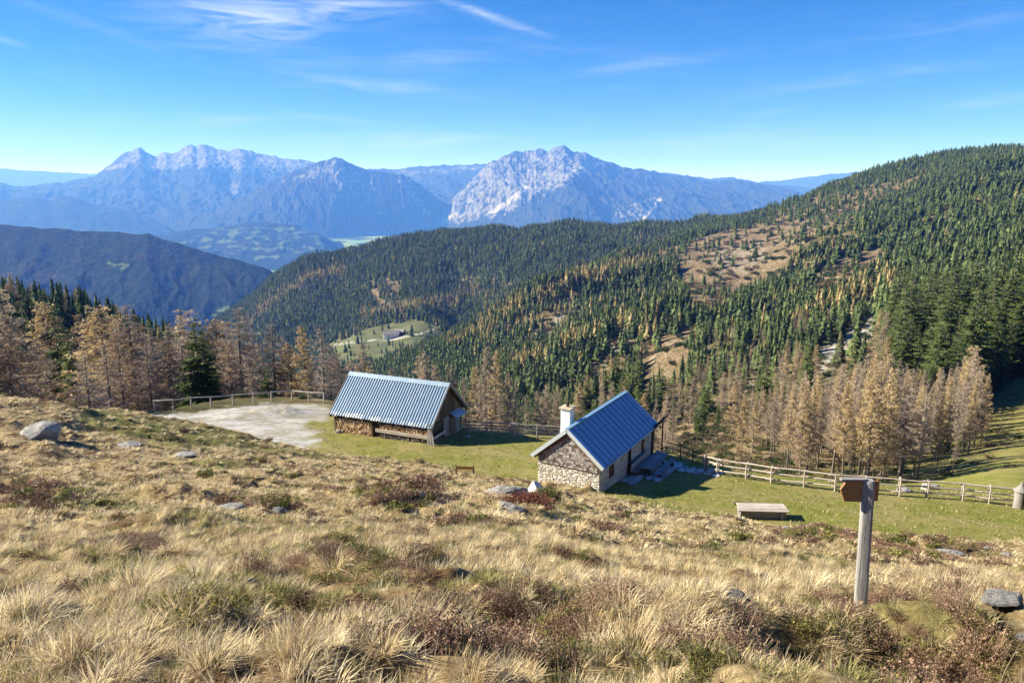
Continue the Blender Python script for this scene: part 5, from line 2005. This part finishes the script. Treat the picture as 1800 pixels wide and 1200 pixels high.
# ------------------------------------------------------------------ fences
def rail_fence(name, label, path, post_h, rails, mats, rail_r, post_r, spare=0, overlap=.35, cross=(), cat='fence', dbl=True, post_labels=None, drift=.03, post_mats=None, every=None):
    """path: world points of posts"""
    root = empty(name, (path[0][0], path[0][1], gz(*path[0])), 0)
    tag(root, label, cat)
    o0 = Vector(root.location)
    P = [Vector((a, b, gz(a, b))) - o0 for a, b in path]
    for i, p in enumerate(P):
        m = MB()
        d = (P[min(i + 1, len(P) - 1)] - P[max(i - 1, 0)])
        d.z = 0
        d.normalize()
        nrm = Vector((-d.y, d.x, 0))
        lean = Vector((random.uniform(-drift, drift), random.uniform(-drift, drift), 0))
        h = post_h * random.uniform(.95, 1.1)
        if dbl:
            for s_ in (-1, 1):
                m.rod(p + nrm * s_ * (rail_r + post_r + .015) + Vector((0, 0, -.4)), p + nrm * s_ * (rail_r + post_r + .015) + lean + Vector((0, 0, h * random.uniform(.94, 1.03))), post_r, post_r * .85, n=6)
        else:
            m.rod(p + Vector((0, 0, -.4)), p + lean + Vector((0, 0, h)), post_r, post_r * .9, n=7)
        m.build('post', (post_mats or mats)[2], root)
    seg = every or [(i, i + 1) for i in range(len(P) - 1)]
    for a, b in seg:
        for r in rails:
            m = MB()
            d = (P[b] - P[a]).normalized()
            j1, j2 = random.uniform(-.04, .04), random.uniform(-.04, .04)
            up = (r * post_h)
            m.rod(P[a] - d * overlap * random.uniform(.4, 1) + Vector((0, 0, up + j1)), P[b] + d * overlap * random.uniform(.4, 1) + Vector((0, 0, up + j2 + (.04 if dbl else 0))), rail_r * random.uniform(.9, 1.1), rail_r * .8, n=6, segs=3, wob=.015)
            m.build('rail', mats[0], root)
    return root


def on_plateau(px, py, z):
    y = z / slope(py)
    return col_x(px, y, z), y


def row(pts, step):
    out = [pts[0]]
    for (ax, ay), (bx, by) in zip(pts[:-1], pts[1:]):
        k = max(1, round(math.hypot(bx - ax, by - ay) / step))
        out += [(ax + (bx - ax) * i / k, ay + (by - ay) * i / k) for i in range(1, k + 1)]
    return out


def flat(px, py):
    """point of the level ground seen at a pixel"""
    y = -19.2 / slope(py)
    for _ in range(8):
        x = col_x(px, y, slope(py) * y)
        y = float(plateau_z(np.array([x]), np.array([y]))[0]) / slope(py)
    return col_x(px, y, slope(py) * y), y


yard = [flat(px, py) for px, py in ((272, 720), (305, 720), (337, 717), (371, 715), (410, 711), (446, 709), (478, 706), (514, 703), (543, 706), (570, 708))]
rail_fence('yard_railing', 'pale single rail on short posts round the gravel yard', yard, .95, [.99], M_pale, .075, .075, overlap=.1, dbl=False, cat='railing')
rail_fence('rail_fence', 'dark timber rail fence in shade running from the barn to the hut', row([flat(824, 762), flat(985, 772)], 1.9), 1.05, [.25, .5, .74, .97], M_grey, .062, .055, overlap=.5)
dk = row([flat(1156, 797), flat(1196, 808), flat(1240, 826)], 1.7)
rail_fence('rail_fence', 'shaded rail fence right of the hut terrace', dk, 1.15, [.30, .62, .95], M_brown, .05, .05, overlap=.15, dbl=False)
rp = [flat(px, py) for px, py in ((1240, 826), (1261, 833), (1312, 841), (1356, 849), (1413, 856), (1467, 863), (1520, 866), (1580, 871), (1628, 874), (1691, 879), (1737, 884), (1783, 888))]
rail_fence('rail_fence', 'long pale split rail fence along the lower edge of the lawn', rp, 1.12, [.25, .58, .92], M_pale, .062, .055, overlap=.45)
# ------------------------------------------------------------------ farm in the valley meadow
def farmhouse(px, py, L_, W_, h, label, rz, wallm, roofm, cat='farmhouse', yy=None):
    x, y = first_hit(px, py, y0=900)
    r = empty('farmhouse' if cat == 'farmhouse' else 'farm_shed', (x, y, gz(x, y)), rz)
    tag(r, label, cat)
    m = MB()
    m.box(-L_ / 2, L_ / 2, -W_ / 2, W_ / 2, -3, h)
    for s_ in (-1, 1):
        xx = s_ * L_ / 2
        m.add([(xx, -W_ / 2, h), (xx, W_ / 2, h), (xx, 0, h + W_ * .32)], [(0, 1, 2)])
    m.build('wall', wallm, r)
    m = MB()
    for s_ in (-1, 1):
        m.hexa([(-L_ / 2 - 1, 0, h + W_ * .34), (L_ / 2 + 1, 0, h + W_ * .34), (L_ / 2 + 1, s_ * (W_ / 2 + 1), h - .4), (-L_ / 2 - 1, s_ * (W_ / 2 + 1), h - .4),
                (-L_ / 2 - 1, 0, h + W_ * .34 + .3), (L_ / 2 + 1, 0, h + W_ * .34 + .3), (L_ / 2 + 1, s_ * (W_ / 2 + 1), h - .1), (-L_ / 2 - 1, s_ * (W_ / 2 + 1), h - .1)])
    m.build('roof', roofm, r)
    for i in range(4):
        m = MB()
        xx = -L_ / 2 + L_ * (i + .5) / 4
        m.box(xx - .6, xx + .6, -W_ / 2 - .06, -W_ / 2 + .02, h * .5, h * .5 + 1.4)
        m.build('window', M_glass, r)
    return r


farmhouse(688, 594, 27, 15, 8, 'white farmhouse with grey roof on the valley meadow', .2, M_white, M_grey[0])
farmhouse(703, 588, 17, 11, 6, 'dark timber farm shed beside the white farmhouse', -.3, M_brown[0], M_grey[1], 'shed')


# ------------------------------------------------------------------ grass, heather and scrub
def blade_mat(name, lo, mid, hi, obj=.45, isl=.55, trans=.35):
    m, n = material(name)
    r1 = n('NewGeometry').outputs['Random Per Island']
    r2 = n('ObjectInfo').outputs['Random']
    f = n.math('ADD', n.math('MULTIPLY', r1, isl), n.math('MULTIPLY', r2, obj), clamp=True)
    c = n.ramp(f, [(.15, lo), (.5, mid), (.85, hi)])
    finish(n, c, .65, spec=.25, trans=trans)
    return m


M_straw = blade_mat('bleached moor grass', (.38, .28, .14), (.64, .52, .31), (.82, .73, .50))
M_olive = blade_mat('half green moor grass', (.13, .13, .035), (.30, .28, .10), (.55, .47, .24))
M_heath = blade_mat('brown heather', (.09, .055, .035), (.22, .135, .09), (.42, .28, .19), trans=.15)
M_leaf = blade_mat('bilberry leaves', (.05, .065, .015), (.14, .15, .035), (.34, .30, .09), trans=.3)
M_red = blade_mat('red autumn bush', (.13, .045, .03), (.22, .085, .055), (.32, .15, .10), trans=.2)


def tuft(n_, h0, h1, w_, spread, arch, seed, mat, base_r=.07, lean=(.05, -.03)):
    rg = np.random.default_rng(seed)
    a = rg.uniform(0, 6.283, n_)
    r0 = base_r * np.sqrt(rg.uniform(0, 1, n_))
    L = rg.uniform(h0, h1, n_)
    tilt = rg.uniform(.1, 1, n_) * spread
    da = a + rg.normal(0, .5, n_)
    dx, dy = np.cos(da), np.sin(da)
    b = np.stack([r0 * np.cos(a), r0 * np.sin(a), np.full(n_, -.03)], -1)
    sx, sy = -dy, dx

    def at(t):
        out = L * t * np.sin(tilt * (1 + arch * t))
        up = L * t * np.cos(tilt * (1 + arch * t) * .85)
        return b + np.stack([dx * out + lean[0] * t * t * L * 3, dy * out + lean[1] * t * t * L * 3, up], -1)
    side = np.stack([sx, sy, rg.normal(0, .4, n_)], -1)
    p0, p1, p2 = at(0), at(.5), at(1.0)
    hw = w_ * rg.uniform(.7, 1.3, n_)[:, None] * .5
    co = np.stack([p0 - side * hw, p0 + side * hw, p1 - side * hw * .8, p1 + side * hw * .8, p2], 1).reshape(-1, 3)
    k = np.arange(n_)[:, None] * 5
    tr = np.concatenate([k + [0, 1, 3], k + [0, 3, 2], k + [2, 3, 4]], 1).reshape(-1, 3)
    return tri_mesh('tuft', co, tr, [mat])


def sprig(n_, h, R_, seed, mats, leaf=.02, per=5, stem=.004):
    """twiggy little bush: upright stems with small leaves"""
    rg = np.random.default_rng(seed)
    tb = TB()
    S, Lf = [], []
    for i in range(n_):
        a, r = rg.uniform(0, 6.283), R_ * math.sqrt(rg.uniform(0, 1))
        b = np.array([r * math.cos(a), r * math.sin(a), -.02])
        hh = h * (1 - .45 * (r / R_) ** 2) * rg.uniform(.6, 1.1)
        tip = b + np.array([math.cos(a) * r * .5 + rg.normal(0, .04), math.sin(a) * r * .5 + rg.normal(0, .04), hh])
        s = np.array([-math.sin(a + 1), math.cos(a + 1), 0]) * stem
        S.append((b - s, b + s, tip))
        for k in range(per):
            c = b + (tip - b) * rg.uniform(.25, 1)
            u1, u2 = rg.normal(size=3) * leaf, rg.normal(size=3) * leaf
            Lf.append((c, c + u1 + u2 * .3, c + u2))
    tb.tris(S, 0)
    tb.tris(Lf, 1)
    return tb.mesh('sprig', mats)


kinds = [tuft(110, .10, .24, .0065, .9, .9, 1, M_straw, .09), tuft(90, .09, .22, .0065, 1.05, .9, 2, M_straw, .11), tuft(100, .05, .15, .007, .95, .7, 3, M_olive, .12),
         sprig(240, .19, .17, 4, [M_heath, M_heath], .0075, 10, .0025), sprig(140, .15, .15, 5, [M_heath, M_leaf], .011, 8, .003),
         tuft(6, .35, .60, .004, .35, .6, 6, M_straw, .06),
         tuft(38, .08, .20, .018, 1.0, .9, 7, M_straw, .15), tuft(34, .05, .13, .018, .9, .7, 8, M_olive, .15), sprig(90, .22, .2, 9, [M_heath, M_heath], .020, 8), sprig(70, .17, .2, 10, [M_heath, M_leaf], .026, 7)]
# patches of heather as seen in the photo: px, py, half width, half height, strength
HEATH = [(700, 872, 62, 20, .9), (600, 970, 55, 20, .75), (690, 1010, 80, 30, .7), (560, 1010, 40, 25, .4), (760, 975, 60, 15, .5), (1440, 940, 62, 16, .9), (1620, 965, 90, 18, .8), (1300, 945, 40, 10, .5),
         (1590, 1085, 50, 22, .8), (640, 1165, 60, 30, .6), (1700, 1180, 70, 30, .8), (330, 1080, 60, 14, .5), (480, 1000, 70, 14, .45), (930, 1130, 60, 40, .8), (1640, 1130, 60, 40, .5), (900, 1085, 70, 35, .8), (750, 1160, 70, 30, .85), (55, 870, 75, 25, .7), (250, 925, 50, 14, .6), (480, 890, 34, 12, .8), (1360, 1100, 40, 25, .6), (940, 875, 40, 12, .5),
         (820, 920, 50, 12, .5), (1080, 935, 40, 10, .35), (1460, 1060, 50, 15, .4), (110, 1190, 80, 20, .6), (830, 1060, 30, 20, .6), (1240, 970, 60, 10, .25), (230, 960, 60, 16, .5)]


def grass_points():
    out = []
    for y0, y1, dens, far in ((2.4, 8, 62, 0), (8, 17, 36, 0), (17, 30, 20, 1), (30, 52, 13, 1)):
        A = (.84 * y1 + 1.5)
        n_ = int(2 * A * (y1 - y0) * dens)
        x = rng.uniform(-A, A, n_)
        y = rng.uniform(y0, y1, n_)
        k = np.abs(x) < .84 * y + 1.5
        x, y = x[k], y[k]
        t = tawny_mask(x, y)
        k = (rng.uniform(size=len(x)) < t * (.55 + .6 * sstep(-.4, .3, fbm(x / .8, y / .8, 2))))
        x, y = x[k], y[k]
        td_ = seg_dist(x, y, TRENCH)
        k = td_ > rng.uniform(0, np.where(x > 5.0, .6, .02), len(x))
        for bx, by, br in ((sp.location.x, sp.location.y, .12),):
            k &= np.hypot(x - bx, y - by) > br
        x, y = x[k], y[k]
        out.append(np.stack([x, y, np.full(len(x), far)], -1))
    return np.concatenate(out)


ROCKS = [(o.location.x, o.location.y, o.scale[0]) for o in bpy.data.objects if o.name.split('.')[0] == 'rock']
gpt = grass_points()
k = np.ones(len(gpt), bool)
for bx, by, br in ROCKS:
    k &= np.hypot(gpt[:, 0] - bx, (gpt[:, 1] - by + br * .5) * .8) > br * 1.05
gpt = gpt[k]
gx, gy, gf = gpt.T
gzv = ground_z(gx, gy)
gpx, gpy = to_px(gx, gy, gzv)
hp = sstep(.22, .55, fbm(gx / 2.6 + 20, gy / 2.2, 3)) * .55
for a, b, c, d, s_ in HEATH:
    hp = np.maximum(hp, .72 * s_ * np.exp(-(((gpx - a) / c) ** 2 + ((gpy - b) / d) ** 2) ** 1.5))
for hx, hy, r_, h_ in HOLLOWS:
    hp = np.maximum(hp, .5 * np.exp(-((gx - hx) ** 2 + (gy - hy) ** 2) / (r_ * r_)))
op = .20 + .72 * sstep(-.05, .36, fbm(gx / 3.7 + 3, gy / 3.1, 3))
op = np.maximum(op, .85 * sstep(-2, 12, sd_poly(gpx, gpy, [(150, 700), (260, 725), (400, 745), (520, 780), (620, 800), (560, 815), (430, 800), (300, 790), (180, 770), (120, 740)])))
r_ = rng.uniform(size=len(gx))
r2 = rng.uniform(size=len(gx))
near_ = gf == 0
gi = np.where(near_, rng.integers(0, 2, len(gx)), 6)
gi = np.where(r2 < op, np.where(near_, 2, 7), gi)
hb_ = r_ < hp
leafy = rng.uniform(size=len(gx)) < .3 + .4 * sstep(-.1, .3, perlin(gx / 2 + 5, gy / 2))
gi = np.where(hb_, np.where(leafy, np.where(near_, 4, 9), np.where(near_, 3, 8)), gi)
gi = np.where(near_ & ~hb_ & (rng.uniform(size=len(gx)) < .035), 5, gi)
gs = rng.uniform(.65, 1.2, len(gx)) * (.75 + .45 * sstep(-.4, .4, fbm(gx / 1.7, gy / 1.5, 2)))
gs = np.where(hb_, gs * 1.05, gs)
gs = np.where((gi == 7) & (gpx < 640) & (gpy < 830), gs * .6, gs)
for bx, by, br in ((sp.location.x - .05, sp.location.y - .45, .45), (sp.location.x - .1, sp.location.y - 1.0, .4)):
    q_ = np.hypot(gx - bx, gy - by) < br
    gs = np.where(q_, gs * .5, gs)
    gi = np.where(q_ & (rng.uniform(size=len(gi)) < .6), 2, gi)
q_ = seg_dist(gx, gy, TRENCH) < .5
gs = np.where(q_, gs * .55, gs)
lean = .28 * fbm(gx / 5, gy / 5, 2)
rotv = np.stack([rng.normal(-.05, .13, len(gx)) + lean * .3, rng.normal(.04, .18, len(gx)) + lean, rng.normal(0, .7, len(gx))], -1)
# big domed tussocks
tb_i = np.nonzero((gi < 3) | (gi == 6) | (gi == 7))[0]
tb_i = rng.permutation(tb_i)
tb_i = tb_i[rng.uniform(size=len(tb_i)) < np.where(gf[tb_i] == 0, .030, .035) * (.4 + 1.6 * sstep(-.2, .3, fbm(gx[tb_i] / 4 + 9, gy[tb_i] / 4, 2)))]
tb_i = tb_i[np.hypot(gx[tb_i] - sp.location.x, gy[tb_i] - sp.location.y + .5) > 1.0]
gi[tb_i] = np.where(gf[tb_i] == 0, 10, 11)
gs[tb_i] = rng.uniform(.65, 1.25, len(tb_i))
kinds += [tuft(420, .12, .27, .0065, 1.3, .75, 40, M_straw, .15, (.05, -.03)), tuft(130, .11, .25, .018, 1.3, .75, 41, M_straw, .16, (.05, -.03))]
scatter('grass', np.stack([gx, gy, gzv], -1), rotv, np.stack([gs, gs, gs * rng.uniform(.8, 1.15, len(gx))], -1), gi, kinds)
print('tufts', len(gx))

# short turf on the level ground
n_ = 20000
lx, ly = rng.uniform(-26, 40, n_), rng.uniform(28, 66, n_)
k = (sd_poly(lx, ly, LAWN) > .2) & (sd_poly(lx, ly, GRAVEL) < .3)
for cx, cy, ang, L_, W__ in ((*HO[:2], HA, HL, HW_), (*BO[:2], BA, BL, BW)):
    u_ = (lx - cx) * math.cos(ang) + (ly - cy) * math.sin(ang)
    v_ = -(lx - cx) * math.sin(ang) + (ly - cy) * math.cos(ang)
    k &= ~((u_ > -.1) & (u_ < L_ + .1) & (v_ > (-2.4 if L_ > 9 else -.3)) & (v_ < W__ + .1))
lx, ly = lx[k], ly[k]
ls = rng.uniform(.5, 1.1, len(lx))
M_turf = blade_mat('short green turf', (.10, .125, .02), (.20, .22, .045), (.36, .34, .11))
scatter('turf', np.stack([lx, ly, ground_z(lx, ly)], -1), np.stack([0 * lx, 0 * lx, rng.uniform(0, 6.28, len(lx))], -1), np.stack([ls * 1.6, ls * 1.6, ls], -1), rng.integers(0, 2, len(lx)),
        [tuft(26, .03, .10, .02, 1.1, .5, 20, M_turf, .16, (0, 0)), tuft(20, .05, .15, .02, 1.0, .5, 21, M_olive, .12, (0, 0))])

# scrub, brash and young growth over the slopes below
def scrub_points(n_):
    y = np.exp(rng.uniform(math.log(68), math.log(1500), n_))
    x = y * rng.uniform(-.72, .78, n_)
    z = ground_z(x, y)
    v = visible(x, y, z, 3)
    x, y, z = x[v], y[v], z[v]
    bare, mead, cliff, alp = zones(x, y, z)
    keep = rng.uniform(size=len(x)) < np.clip(.25 + bare * .8 * sstep(-.2, .3, fbm(x / 30, y / 30, 3)) - alp * .22 - mead * 2 + .0, 0, 1)
    return x[keep], y[keep], z[keep]


ux, uy, uz = scrub_points(42000)
us = rng.uniform(.6, 1.5, len(ux)) * np.clip(uy / 200, .45, 3.0)
M_scrub = foliage_mat('scrub alder and brash', (.07, .055, .03), (.24, .19, .11), island=.5, obj=.5)
M_scrubg = foliage_mat('green dwarf pine', (.025, .045, .015), (.09, .12, .04), island=.5, obj=.5)
uk = rng.integers(0, 3, len(ux))
scatter('undergrowth', np.stack([ux, uy, uz], -1), np.stack([0 * ux, 0 * ux, rng.uniform(0, 6.28, len(ux))], -1), np.stack([us, us, us * .8], -1), uk,
        [sprig(60, 1.3, .9, 31, [M_scrub, M_scrub], .16, 4, .02), sprig(50, 1.0, 1.0, 32, [M_scrubg, M_scrubg], .2, 6, .02), sprig(40, .6, 1.1, 33, [M_scrub, M_scrub], .18, 5, .02)])

# the two bushes beside the white stone
for nm, px, py, h_, R_, mt, lab, ct in (('heather_bush', 926, 888, .28, .62, M_red, 'dark red heather bush in front of the tilted grey slab', 'bush'),
                                        ('juniper_shrub', 960, 880, .7, .45, M_leaf, 'round bright green shrub right of the white painted stone', 'shrub'),
                                        ('heather_bush', 735, 872, .55, .7, M_heath, 'brown heather cushion on the mound left of the tilted grey slab', 'bush')):
    x, y, z = spot(px, py)
    root = empty(nm, (x, y, z - .05))
    me = sprig(420, h_, R_, int(px), [M_heath, mt], .035, 8, .006)
    link_mesh('foliage', me, root)
    tag(root, lab, ct)
build_haze()
